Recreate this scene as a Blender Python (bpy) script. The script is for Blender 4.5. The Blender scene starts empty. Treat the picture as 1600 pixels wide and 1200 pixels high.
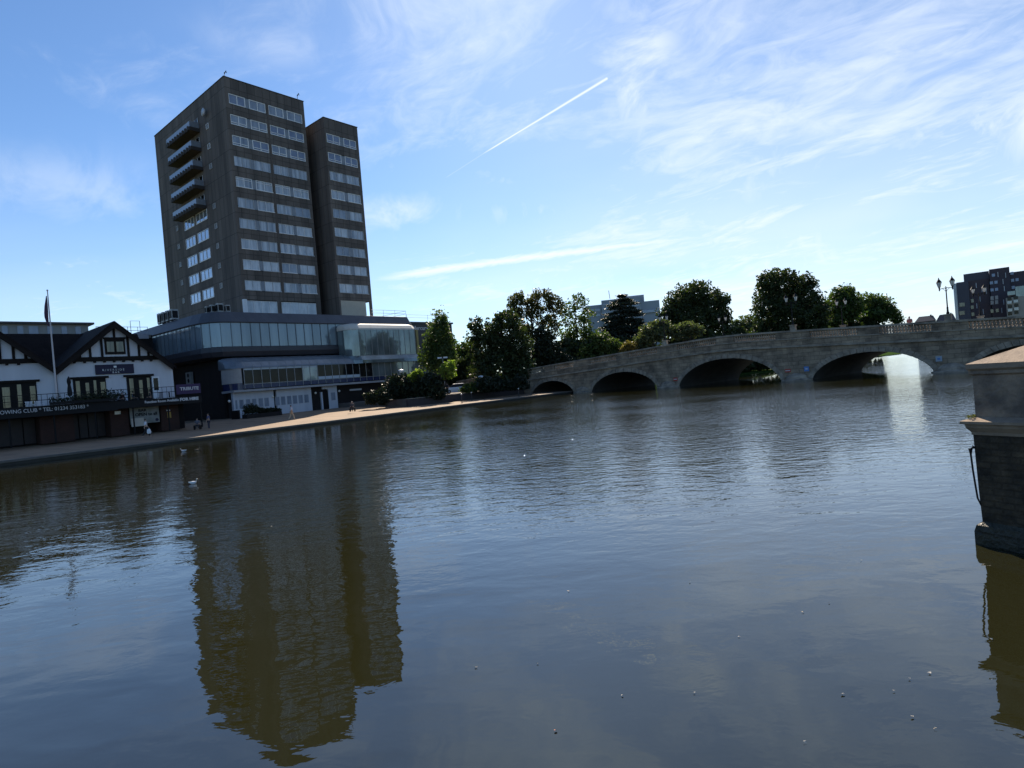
import bpy, bmesh, math, random
import numpy as np
from mathutils import Vector, Matrix
R_ = math.radians
random.seed(7); rng = np.random.default_rng(11)
SC = bpy.context.scene
COL = SC.collection

# ------------------------------------------------------------------ camera
FPX, PITCH, ROLL, EYE = 957.3, R_(0.42), R_(4.82), 2.7
cp, sp, cr, sr = math.cos(PITCH), math.sin(PITCH), math.cos(ROLL), math.sin(ROLL)
CF = Vector((0, cp, -sp)); CU0 = Vector((0, sp, cp)); CR0 = Vector((1, 0, 0))
CR = cr*CR0 - sr*CU0; CU = cr*CU0 + sr*CR0
cam = bpy.data.cameras.new('camera'); camo = bpy.data.objects.new('camera', cam); COL.objects.link(camo)
M = Matrix((CR, CU, -CF)).transposed().to_4x4(); M.translation = Vector((0, 0, EYE)); camo.matrix_world = M
cam.sensor_fit = 'HORIZONTAL'; cam.sensor_width = 36; cam.lens = 36*FPX/1600; cam.clip_end = 9000; cam.clip_start = .1
SC.camera = camo
SC.view_settings.view_transform = 'Standard'; SC.view_settings.look = 'None'
SC.view_settings.exposure = 0.96; SC.view_settings.gamma = 1
SC.cycles.use_denoising = True
SC.cycles.max_bounces = 8; SC.cycles.diffuse_bounces = 3; SC.cycles.glossy_bounces = 4
SC.cycles.transmission_bounces = 3; SC.cycles.transparent_max_bounces = 6
SC.cycles.sample_clamp_indirect = 2.5; SC.cycles.caustics_reflective = False; SC.cycles.caustics_refractive = False

# ------------------------------------------------------------------ light
SUN_AZ, SUN_EL = R_(2.5), R_(36.5)
sd = Vector((math.sin(SUN_AZ)*math.cos(SUN_EL), math.cos(SUN_AZ)*math.cos(SUN_EL), math.sin(SUN_EL)))
sl = bpy.data.lights.new('sun', 'SUN'); sl.energy = 5.0; sl.angle = R_(.53); sl.color = (1, .87, .70)
so = bpy.data.objects.new('sun', sl); COL.objects.link(so); so.location = (0, 0, 90)
so.rotation_euler = sd.to_track_quat('Z', 'Y').to_euler()

def ray(x, y): return CF + CR*((x-800)/FPX) + CU*((600-y)/FPX)
O = Vector((0, 0, EYE))

W = bpy.data.worlds.new('World'); SC.world = W; W.use_nodes = True
nt = W.node_tree; N = nt.nodes; L = nt.links
for n_ in list(N): N.remove(n_)
def nd(t, **k):
    n_ = N.new(t)
    for a_, v_ in k.items(): setattr(n_, a_, v_)
    return n_
def math_(op, a_, b_=None, c_=None, clamp=False):
    n_ = nd('ShaderNodeMath', operation=op, use_clamp=clamp)
    for i_, v_ in enumerate((a_, b_, c_)):
        if v_ is None: continue
        if isinstance(v_, (int, float)): n_.inputs[i_].default_value = v_
        else: L.new(v_, n_.inputs[i_])
    return n_.outputs[0]
def vm(op, a_, b_):
    n_ = nd('ShaderNodeVectorMath', operation=op)
    for i_, v_ in enumerate((a_, b_)):
        if v_ is None: continue
        if isinstance(v_, (tuple, Vector)): n_.inputs[i_].default_value = tuple(v_)
        else: L.new(v_, n_.inputs[i_])
    return n_
def ramp(v_, a_, b_):
    n_ = nd('ShaderNodeMapRange', interpolation_type='SMOOTHSTEP')
    L.new(v_, n_.inputs[0]); n_.inputs[1].default_value = a_; n_.inputs[2].default_value = b_
    return n_.outputs[0]
def noise(vec, scale, det=4, rough=.5, dist=0, dim='3D'):
    n_ = nd('ShaderNodeTexNoise'); L.new(vec, n_.inputs['Vector'])
    n_.inputs['Scale'].default_value = scale; n_.inputs['Detail'].default_value = det
    n_.inputs['Roughness'].default_value = rough; n_.inputs['Distortion'].default_value = dist
    return n_.outputs['Fac']
sky = nd('ShaderNodeTexSky', sky_type='NISHITA'); sky.sun_disc = False
sky.sun_elevation = SUN_EL; sky.sun_rotation = SUN_AZ; sky.air_density = 1.0; sky.dust_density = 0.15; sky.ozone_density = 3.0
tc = nd('ShaderNodeTexCoord'); D = tc.outputs['Generated']
sep = nd('ShaderNodeSeparateXYZ'); L.new(D, sep.inputs[0])
zz = math_('MAXIMUM', sep.outputs[2], .015)
zc = math_('ADD', zz, .06)
px_ = math_('DIVIDE', sep.outputs[0], zc); py_ = math_('DIVIDE', sep.outputs[1], zc)
cmb = nd('ShaderNodeCombineXYZ'); L.new(px_, cmb.inputs[0]); L.new(py_, cmb.inputs[1])
# cirrus: wisps drawn out along one wind direction on a high flat layer
WD = R_(-52); wa, wb = (math.cos(WD), math.sin(WD), 0), (-math.sin(WD), math.cos(WD), 0)
warp = nd('ShaderNodeTexNoise'); L.new(cmb.outputs[0], warp.inputs['Vector']); warp.inputs['Scale'].default_value = .7; warp.inputs['Detail'].default_value = 3
wv = vm('MULTIPLY', vm('SUBTRACT', warp.outputs['Color'], (.5, .5, .5)).outputs[0], (.7, .7, 0)).outputs[0]
pw_ = vm('ADD', cmb.outputs[0], wv).outputs[0]
def drawn(sa, sb, ox, oy):
    c_ = nd('ShaderNodeCombineXYZ'); L.new(math_('ADD', math_('MULTIPLY', vm('DOT_PRODUCT', pw_, wa).outputs['Value'], sa), ox), c_.inputs[0])
    L.new(math_('ADD', math_('MULTIPLY', vm('DOT_PRODUCT', pw_, wb).outputs['Value'], sb), oy), c_.inputs[1]); return c_.outputs[0]
streak = noise(drawn(.95, 1.55, 3.1, 1.7), 1.0, 9, .62, .9)
fine = noise(drawn(2.0, 3.2, 9.3, 4.1), 1.9, 7, .62, 1.6)
mp2 = nd('ShaderNodeMapping'); L.new(cmb.outputs[0], mp2.inputs[0]); mp2.inputs['Location'].default_value = (.4, 7.3, 2)
patch = noise(mp2.outputs[0], .55, 4, .55, .3)
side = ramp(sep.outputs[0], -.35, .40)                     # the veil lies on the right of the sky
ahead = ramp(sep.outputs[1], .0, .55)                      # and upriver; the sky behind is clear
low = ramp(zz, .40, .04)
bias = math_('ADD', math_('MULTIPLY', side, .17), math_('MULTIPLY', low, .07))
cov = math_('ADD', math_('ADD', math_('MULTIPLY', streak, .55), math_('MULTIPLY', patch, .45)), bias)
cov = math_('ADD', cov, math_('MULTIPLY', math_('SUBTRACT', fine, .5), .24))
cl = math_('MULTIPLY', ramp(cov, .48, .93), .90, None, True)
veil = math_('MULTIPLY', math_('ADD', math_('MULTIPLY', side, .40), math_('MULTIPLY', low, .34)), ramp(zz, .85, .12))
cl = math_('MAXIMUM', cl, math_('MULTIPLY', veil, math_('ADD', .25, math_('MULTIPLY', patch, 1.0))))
def puff(x, y, rx, ry, k):
    # a soft bank of cirrus round one bearing
    d0 = ray(x, y).normalized(); e = Vector((d0.y, -d0.x, 0)).normalized(); n_ = d0.cross(e)
    a_ = math_('DIVIDE', vm('DOT_PRODUCT', D, tuple(e)).outputs['Value'], rx); b_ = math_('DIVIDE', vm('DOT_PRODUCT', D, tuple(n_)).outputs['Value'], ry)
    r2 = math_('ADD', math_('MULTIPLY', a_, a_), math_('MULTIPLY', b_, b_))
    m_ = math_('MULTIPLY', math_('POWER', 2.718, math_('MULTIPLY', r2, -1)), math_('GREATER_THAN', vm('DOT_PRODUCT', D, tuple(d0)).outputs['Value'], 0))
    return math_('MULTIPLY', math_('MULTIPLY', m_, math_('ADD', .15, ramp(puffn, .38, .66))), k)
puffn = noise(D, 7.0, 8, .6, .9)
for pq in ((620, 335, .09, .035, .75), (835, 330, .07, .03, .6), (1000, 110, .06, .10, .8), (1190, 260, .16, .09, .5), (1560, 190, .14, .07, .75), (110, 300, .16, .045, .27), (430, 65, .07, .025, .35), (1150, 430, .5, .05, .7), (1350, 380, .3, .06, .6), (200, 470, .35, .04, .35)):
    cl = math_('MAXIMUM', cl, puff(*pq))
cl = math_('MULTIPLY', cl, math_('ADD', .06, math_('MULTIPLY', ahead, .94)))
def trail(p1, p2, w0, w1, strength, brk, bend=0):
    d1 = ray(*p1).normalized(); d2 = ray(*p2).normalized()
    nn = d1.cross(d2).normalized(); mid = (d1+d2).normalized(); tv = nn.cross(mid).normalized()
    half = math.acos(max(-1, min(1, d1.dot(d2))))/2
    t = vm('DOT_PRODUCT', D, tuple(tv)).outputs['Value']
    q = math_('ABSOLUTE', math_('ADD', math_('SUBTRACT', vm('DOT_PRODUCT', D, tuple(nn)).outputs['Value'], math_('MULTIPLY', math_('MULTIPLY', t, t), bend)), math_('MULTIPLY', math_('SUBTRACT', fine, .5), brk)))
    front = math_('GREATER_THAN', vm('DOT_PRODUCT', D, tuple(mid)).outputs['Value'], 0)
    f01 = math_('DIVIDE', math_('ADD', t, half), 2*half, None, True)
    wid = math_('ADD', w0, math_('MULTIPLY', f01, w1-w0))
    core = math_('SUBTRACT', 1, math_('DIVIDE', q, wid), None, True)
    core = math_('POWER', core, .7)
    ends = math_('MULTIPLY', ramp(math_('ADD', t, half), 0, half*.35), ramp(math_('SUBTRACT', half, t), 0, half*.03 if w1 < .004 else half*.9))
    return math_('MULTIPLY', math_('MULTIPLY', math_('MULTIPLY', core, ends), front), strength, None, True)
# the trail's direction sign: t grows from p1 to p2 when tv points that way
t1 = trail((742, 248), (951, 121), .0012, .0028, 1.0, .0006)
t1b = trail((690, 282), (760, 237), .001, .0015, .25, .001)
t2 = trail((545, 437), (1290, 345), .010, .007, .95, .012, .05)
cl = math_('MAXIMUM', math_('MAXIMUM', cl, t1), math_('MAXIMUM', t2, t1b))
cl = math_('MULTIPLY', cl, ramp(sep.outputs[2], -.01, .02))
# bluer, clearer air; cloud lit by the same sun
tint = nd('ShaderNodeMix', data_type='RGBA', blend_type='MULTIPLY'); tint.inputs[0].default_value = 1
L.new(sky.outputs[0], tint.inputs[6]); tint.inputs[7].default_value = (.83, 1.02, 1.20, 1)
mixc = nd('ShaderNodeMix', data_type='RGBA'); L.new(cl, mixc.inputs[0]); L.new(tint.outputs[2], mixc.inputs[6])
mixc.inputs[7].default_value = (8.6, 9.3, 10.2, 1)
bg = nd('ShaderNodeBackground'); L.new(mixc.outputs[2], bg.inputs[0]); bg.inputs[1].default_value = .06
outw = nd('ShaderNodeOutputWorld'); L.new(bg.outputs[0], outw.inputs[0])

# ------------------------------------------------------------------ frames
YT = R_(49.098)
TA = Vector((math.cos(YT), math.sin(YT), 0)); TB = Vector((-math.sin(YT), math.cos(YT), 0)); TC = Vector((-38.289, 90, 0))
YB = R_(46.33)
BC = Vector((math.cos(YB), -math.sin(YB), 0)); BN = Vector((math.sin(YB), math.cos(YB), 0)); BO = Vector((0, 97.6, 0))
UPV = Vector((0, 0, 1))
def TF(u, v, z): return TC + TA*u + TB*v + UPV*z          # town frame: u along the quay, v away from the river
def TL(h, d, z): return TF(-d, h, z)                       # end wall of the tower: h into the town, d outwards
def TR(h, d, z): return TF(h, -d, z)                       # river wall: d outwards
def BF(s, w, z): return BO + BC*s + BN*w + UPV*z          # bridge frame
def WF(x, y, z): return Vector((x, y, z))
def uvz(P): P = P-TC; return P.dot(TA), P.dot(TB), P.z
def on_v(x, y, v):
    d = ray(x, y); return O + d*((v-(O-TC).dot(TB))/d.dot(TB))
def on_u(x, y, u):
    d = ray(x, y); return O + d*((u-(O-TC).dot(TA))/d.dot(TA))
def on_z(x, y, z):
    d = ray(x, y); return O + d*((z-EYE)/d.z)
def at(x, y, Y): return O + ray(x, y)*Y
def on_b(x, y, w=0):
    d = ray(x, y); P = O + d*((w-(O-BO).dot(BN))/d.dot(BN)); P2 = P-BO
    return P2.dot(BC), w, P.z

# ------------------------------------------------------------------ object helpers
def tag(o, label=None, cat=None, group=None, kind=None):
    for k, v in (('label', label), ('category', cat), ('group', group), ('kind', kind)):
        if v: o[k] = v
    return o
def thing(name, label, cat, loc=(0, 0, 0), rz=0, group=None):
    o = bpy.data.objects.new(name, None); COL.objects.link(o); o.location = loc; o.rotation_euler = (0, 0, rz)
    o.empty_display_size = .2
    return tag(o, label, cat, group)
def world_of(o):
    m = Matrix.Identity(4)
    while o is not None:
        m = Matrix.LocRotScale(o.location, o.rotation_euler, o.scale) @ m; o = o.parent
    return m
class MB:
    def __init__(s, fr=WF): s.v = []; s.f = []; s.fr = fr
    def P(s, *p): s.v.append(s.fr(*p)); return len(s.v)-1
    def box(s, a0, a1, b0, b1, c0, c1, fr=None):
        fr = fr or s.fr; i = len(s.v)
        for c in (c0, c1):
            for (a, b) in ((a0, b0), (a1, b0), (a1, b1), (a0, b1)): s.v.append(fr(a, b, c))
        s.f += [(i, i+3, i+2, i+1), (i+4, i+5, i+6, i+7)] + [(i+k, i+(k+1) % 4, i+4+(k+1) % 4, i+4+k) for k in range(4)]
        return s
    def quad(s, *pts, fr=None):
        fr = fr or s.fr; i = len(s.v); s.v += [fr(*p) for p in pts]; s.f.append(tuple(range(i, i+len(pts)))); return s
    def prism(s, poly, c0, c1, fr=None):
        fr = fr or s.fr; i = len(s.v); n = len(poly)
        s.v += [fr(p[0], p[1], c0) for p in poly] + [fr(p[0], p[1], c1) for p in poly]
        s.f.append(tuple(range(i+n-1, i-1, -1))); s.f.append(tuple(range(i+n, i+2*n)))
        s.f += [(i+k, i+(k+1) % n, i+n+(k+1) % n, i+n+k) for k in range(n)]
        return s
    def loft(s, secs, fr=None, closed=True, caps=True):
        fr = fr or s.fr; i = len(s.v); n = len(secs[0])
        for sec in secs: s.v += [fr(*p) for p in sec]
        for j in range(len(secs)-1):
            for k in range(n if closed else n-1):
                a = i+j*n+k; b = i+j*n+(k+1) % n; s.f.append((a, b, b+n, a+n))
        if caps and closed:
            s.f.append(tuple(range(i+n-1, i-1, -1))); e = i+(len(secs)-1)*n; s.f.append(tuple(range(e, e+n)))
        return s
    def lathe(s, prof, c=(0, 0, 0), n=10, fr=None):
        fr = fr or s.fr
        secs = [[(c[0]+r*math.cos(2*math.pi*k/n), c[1]+r*math.sin(2*math.pi*k/n), c[2]+z) for k in range(n)] for r, z in prof]
        return s.loft(secs, fr)
    def tube(s, pts, r, n=6, fr=None):
        fr = fr or s.fr; Pw = [fr(*p) for p in pts]; rs = r if isinstance(r, (list, tuple)) else [r]*len(Pw)
        secs = []
        for k, p in enumerate(Pw):
            d = (Pw[min(k+1, len(Pw)-1)]-Pw[max(k-1, 0)]).normalized()
            x = d.orthogonal().normalized() if abs(d.z) > .9 else d.cross(UPV).normalized()
            y = d.cross(x)
            secs.append([tuple(p + x*rs[k]*math.cos(2*math.pi*j/n) + y*rs[k]*math.sin(2*math.pi*j/n)) for j in range(n)])
        return s.loft(secs, WF)
    def ball(s, c, r, n=8, m=5, fr=None):
        rx, ry, rz = r if isinstance(r, tuple) else (r, r, r)
        secs = []
        for j in range(m+1):
            t = math.pi*(j/m-.5); q = max(math.cos(t), .04)
            secs.append([(c[0]+rx*q*math.cos(2*math.pi*k/n), c[1]+ry*q*math.sin(2*math.pi*k/n), c[2]+rz*math.sin(t)) for k in range(n)])
        return s.loft(secs, fr)
    def build(s, name, m, parent=None, smooth=False, recalc=True, bevel=0):
        me = bpy.data.meshes.new(name)
        inv = world_of(parent).inverted() if parent is not None else Matrix.Identity(4)
        org = Vector((0, 0, 0))
        me.from_pydata([tuple(inv @ Vector(p)) for p in s.v], [], s.f)
        if recalc:
            bm = bmesh.new(); bm.from_mesh(me); bmesh.ops.recalc_face_normals(bm, faces=bm.faces)
            if bevel: bmesh.ops.bevel(bm, geom=list(bm.edges), offset=bevel, segments=2, affect='EDGES', profile=.6)
            bm.to_mesh(me); bm.free()
        if m is not None: me.materials.append(m)
        if smooth:
            for p in me.polygons: p.use_smooth = True
        o = bpy.data.objects.new(name, me); COL.objects.link(o)
        if parent is not None: o.parent = parent
        return o
def reorigin(o):
    # put a single-mesh thing's origin at its base centre
    me = o.data; co = np.empty(len(me.vertices)*3, 'f'); me.vertices.foreach_get('co', co); co = co.reshape(-1, 3)
    c = Vector(((co[:, 0].min()+co[:, 0].max())/2, (co[:, 1].min()+co[:, 1].max())/2, co[:, 2].min()))
    me.transform(Matrix.Translation(-c)); o.location = c; return o
def single(mb, name, m, label, cat, group=None, **k):
    return tag(reorigin(mb.build(name, m, **k)), label, cat, group)
def copy_tree(o, parent=None):
    c = o.copy(); COL.objects.link(c)
    if parent is not None: c.parent = parent
    for ch in [x for x in bpy.data.objects if x.parent == o]: copy_tree(ch, c)
    return c
def struct(o): o['kind'] = 'structure'; return o

# ------------------------------------------------------------------ materials
def mat(name, col, col2=None, ns=1.0, rough=.8, met=0, spec=.5, streak=False, bump=0, bscale=20, coord='Object', n2=0, alpha=1, emit=None, trans=0):
    m = bpy.data.materials.new(name); m.use_nodes = True; t = m.node_tree; b = t.nodes['Principled BSDF']
    b.inputs['Roughness'].default_value = rough; b.inputs['Metallic'].default_value = met
    b.inputs['Specular IOR Level'].default_value = spec
    b.inputs['Base Color'].default_value = (*col, 1)
    if emit: b.inputs['Emission Color'].default_value = (*emit[0], 1); b.inputs['Emission Strength'].default_value = emit[1]
    geo = t.nodes.new('ShaderNodeNewGeometry'); pos = geo.outputs['Position']
    if col2 is not None:
        mpn = t.nodes.new('ShaderNodeMapping'); t.links.new(pos, mpn.inputs[0])
        if streak: mpn.inputs['Scale'].default_value = (1, 1, .12)
        nz = t.nodes.new('ShaderNodeTexNoise'); nz.inputs['Scale'].default_value = ns; nz.inputs['Detail'].default_value = 6; nz.inputs['Roughness'].default_value = .62
        t.links.new(mpn.outputs[0], nz.inputs['Vector'])
        mr = t.nodes.new('ShaderNodeMapRange'); mr.inputs[1].default_value = .32; mr.inputs[2].default_value = .68
        t.links.new(nz.outputs['Fac'], mr.inputs[0])
        mx = t.nodes.new('ShaderNodeMix'); mx.data_type = 'RGBA'; t.links.new(mr.outputs[0], mx.inputs[0])
        mx.inputs[6].default_value = (*col, 1); mx.inputs[7].default_value = (*col2, 1)
        t.links.new(mx.outputs[2], b.inputs['Base Color'])
        m['mix'] = mx.name
    if bump:
        nb = t.nodes.new('ShaderNodeTexNoise'); nb.inputs['Scale'].default_value = bscale; nb.inputs['Detail'].default_value = 5; t.links.new(pos, nb.inputs['Vector'])
        bp = t.nodes.new('ShaderNodeBump'); bp.inputs['Strength'].default_value = bump; bp.inputs['Distance'].default_value = .05
        t.links.new(nb.outputs['Fac'], bp.inputs['Height']); t.links.new(bp.outputs[0], b.inputs['Normal'])
    return m
def add_bricks(m, ax, w, h, mortar, dark, offset=.5, var=.25, bump=.3):
    """courses of brick or ashlar in the frame whose horizontal axes sum along ax"""
    t = m.node_tree; b = t.nodes['Principled BSDF']
    geo = t.nodes.new('ShaderNodeNewGeometry')
    def dot(v):
        n_ = t.nodes.new('ShaderNodeVectorMath'); n_.operation = 'DOT_PRODUCT'; t.links.new(geo.outputs['Position'], n_.inputs[0]); n_.inputs[1].default_value = tuple(v); return n_.outputs['Value']
    cb = t.nodes.new('ShaderNodeCombineXYZ'); t.links.new(dot(ax), cb.inputs[0]); t.links.new(dot((0, 0, 1)), cb.inputs[1])
    br = t.nodes.new('ShaderNodeTexBrick'); t.links.new(cb.outputs[0], br.inputs['Vector'])
    br.offset = offset; br.inputs['Scale'].default_value = 1; br.inputs['Brick Width'].default_value = w; br.inputs['Row Height'].default_value = h
    br.inputs['Mortar Size'].default_value = mortar; br.inputs['Mortar Smooth'].default_value = .3
    br.inputs['Color1'].default_value = (1, 1, 1, 1); br.inputs['Color2'].default_value = (1-var, 1-var, 1-var, 1); br.inputs['Mortar'].default_value = (dark, dark, dark, 1)
    mx = t.nodes.new('ShaderNodeMix'); mx.data_type = 'RGBA'; mx.blend_type = 'MULTIPLY'; mx.inputs[0].default_value = 1
    src = b.inputs['Base Color'].links
    if src: t.links.new(src[0].from_socket, mx.inputs[6])
    else: mx.inputs[6].default_value = b.inputs['Base Color'].default_value
    t.links.new(br.outputs['Color'], mx.inputs[7]); t.links.new(mx.outputs[2], b.inputs['Base Color'])
    if bump:
        bp = t.nodes.new('ShaderNodeBump'); bp.inputs['Strength'].default_value = bump; bp.inputs['Distance'].default_value = .03; bp.invert = True
        t.links.new(br.outputs['Fac'], bp.inputs['Height'])
        if b.inputs['Normal'].links: t.links.new(b.inputs['Normal'].links[0].from_socket, bp.inputs['Normal'])
        t.links.new(bp.outputs[0], b.inputs['Normal'])
    return m
AXT = TA+TB; AXB = BC+BN
m_conc = add_bricks(mat('tower_concrete', (.18, .152, .135), (.085, .073, .067), .5, .9, streak=True, bump=.25, bscale=9), AXT, 1.22, 3.06, .05, .45, 0, .22, .3)
m_conc_d = mat('rendered_spandrel', (.12, .098, .086), (.095, .078, .07), .8, .9, streak=True)
m_white = mat('white_paint', (.58, .60, .66), (.48, .50, .56), .7, .6, streak=True)
m_wframe = mat('white_window_frame', (.80, .80, .82), (.66, .66, .67), 3, .5)
m_gframe = mat('grey_window_frame', (.46, .47, .49), (.34, .35, .37), 3, .5)
m_timber = mat('black_timber', (.010, .008, .008), (.016, .012, .011), 2, .8, spec=.2)
m_tile = add_bricks(mat('dark_roof_tiles', (.014, .011, .012), (.024, .018, .018), 1.2, .9, spec=.15), AXT, .22, .16, .02, .5)
m_lead = add_bricks(mat('blue_grey_sheet_metal', (.075, .08, .10), (.055, .058, .075), .6, .5, spec=.5), AXT, 1.3, 9, .02, .5, 0, .1)
m_lead_d = mat('dark_fascia', (.028, .028, .036), (.04, .038, .045), .5, .45)
m_brown = add_bricks(mat('dark_brick', (.022, .016, .015), (.013, .010, .010), .8, .9), AXT, .23, .075, .012, .7)
m_redbrick = add_bricks(mat('red_brick', (.060, .025, .019), (.036, .017, .014), .9, .9), AXT, .23, .075, .012, .8)
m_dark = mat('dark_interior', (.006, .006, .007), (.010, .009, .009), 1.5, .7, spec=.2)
m_black = mat('black_metal', (.009, .009, .011), None, 1, .6, spec=.2)
m_grey = mat('grey_metal', (.32, .33, .34), (.22, .23, .24), 3, .45, met=.3)
m_cream = mat('cream_panel', (.48, .44, .37), (.42, .38, .32), 1, .8)
m_stone = add_bricks(mat('weathered_limestone', (.47, .36, .25), (.17, .13, .095), .8, .92, bump=.5, bscale=7), AXB, 1.1, .42, .03, .55, .5, .3, .4)
m_stone_l = mat('pale_weathered_stone', (.41, .345, .27), (.15, .125, .10), .9, .92, bump=.5, bscale=9)
m_stone_v = mat('voussoir_stone', (.43, .35, .27), (.16, .13, .10), 1.4, .92, bump=.5, bscale=9)
m_pave = add_bricks(mat('buff_paving', (.29, .195, .120), (.20, .135, .085), .8, .9), TA, .6, 99, .01, .85)
m_edge = mat('dark_quay_wall', (.035, .032, .028), (.055, .05, .042), 1.2, .7)  # quay face coloured darker than the kerb above it
m_coping = mat('quay_coping', (.15, .135, .12), (.10, .09, .08), 1.5, .85)
m_grass = mat('grass', (.045, .075, .02), (.022, .045, .014), .5, 1, spec=0, bump=.6, bscale=5)
m_bark = mat('bark', (.055, .042, .032), (.03, .024, .02), 3, .95)
m_cloth_w = mat('white_cloth', (.62, .63, .66), None, 1, .9)
m_skin = mat('skin', (.42, .27, .2), None, 1, .6)
m_purple = mat('purple_banner', (.03, .012, .075), (.022, .009, .055), 2, .6)
m_navy = mat('navy_board', (.010, .009, .04), (.008, .007, .03), 2, .7)
m_letter = mat('white_lettering', (.55, .55, .57), None, 1, .6)
m_blue = mat('blue_panel', (.022, .035, .10), (.015, .022, .07), 1.3, .25)
m_globe = mat('opal_globe', (.75, .73, .68), None, 1, .3)
m_red = mat('red_enamel', (.42, .05, .03), None, 1, .5)
m_bluesign = mat('blue_enamel', (.10, .22, .5), None, 1, .5)
m_plastic = mat('white_plastic', (.68, .7, .74), None, 1, .5)

def glass(name, col, col2, ns, met=.0, rough=.06, spec=.8, sx=(1, 1, 1)):
    m = mat(name, col, col2, ns, rough, met=met, spec=spec)
    for n_ in m.node_tree.nodes:
        if n_.type == 'MAPPING': n_.inputs['Scale'].default_value = sx
    nb = m.node_tree.nodes.new('ShaderNodeTexNoise'); nb.inputs['Scale'].default_value = .9
    geo = m.node_tree.nodes.new('ShaderNodeNewGeometry'); m.node_tree.links.new(geo.outputs['Position'], nb.inputs['Vector'])
    bp = m.node_tree.nodes.new('ShaderNodeBump'); bp.inputs['Strength'].default_value = .25; bp.inputs['Distance'].default_value = .03
    m.node_tree.links.new(nb.outputs['Fac'], bp.inputs['Height']); m.node_tree.links.new(bp.outputs[0], m.node_tree.nodes['Principled BSDF'].inputs['Normal'])
    return m
m_net = [glass('net_curtained_glass', (.58, .62, .68), (.16, .19, .24), 2.6, sx=(1, 1, .05)),
         glass('pale_blind_glass', (.62, .65, .70), (.34, .38, .44), 1.6, sx=(1, 1, .3)),
         glass('half_dark_glass', (.32, .36, .43), (.16, .19, .25), 1.2, sx=(1, 1, .2)),
         glass('blue_glass', (.14, .17, .26), (.22, .26, .36), 1.0)]
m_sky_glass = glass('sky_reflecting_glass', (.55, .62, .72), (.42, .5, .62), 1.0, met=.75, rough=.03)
m_dglass = glass('dark_glass', (.006, .006, .008), (.014, .014, .016), 1.5, rough=.06, spec=.22)
m_band = glass('restaurant_glass', (.22, .28, .33), (.12, .16, .20), .5, met=.25, rough=.05, sx=(1, 1, .06))
m_bay = glass('bay_glass', (.22, .27, .29), (.10, .12, .12), .6, met=.35, rough=.05, sx=(1, 1, .4))
m_gold = glass('curtained_pub_glass', (.19, .17, .10), (.06, .05, .035), 3.5, sx=(1, 1, .1))
m_canopy = glass('ribbed_canopy_sheet', (.20, .22, .25), (.13, .15, .17), .8, met=.3, rough=.35)
m_bal = glass('balcony_glass', (.30, .33, .38), (.22, .25, .3), 2.0, met=.3, rough=.1)

# ------------------------------------------------------------------ text
def text(body, org, rt, size, m, parent, name='lettering', sx=1.0, bold=0, depth=.01):
    cu = bpy.data.curves.new(name, 'FONT'); cu.body = body; cu.size = size; cu.extrude = depth; cu.offset = bold; cu.resolution_u = 2
    tmp = bpy.data.objects.new(name, cu); COL.objects.link(tmp)
    dg = bpy.context.evaluated_depsgraph_get(); me = bpy.data.meshes.new_from_object(tmp.evaluated_get(dg))
    bpy.data.objects.remove(tmp); bpy.data.curves.remove(cu)
    up = UPV; nr = rt.cross(up)
    Mx = Matrix((rt*sx, up, nr)).transposed().to_4x4(); Mx.translation = org
    if parent is not None: Mx = world_of(parent).inverted() @ Mx
    me.transform(Mx); me.materials.clear(); me.materials.append(m)
    o = bpy.data.objects.new(name, me); COL.objects.link(o)
    if parent is not None: o.parent = parent
    return o

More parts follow.
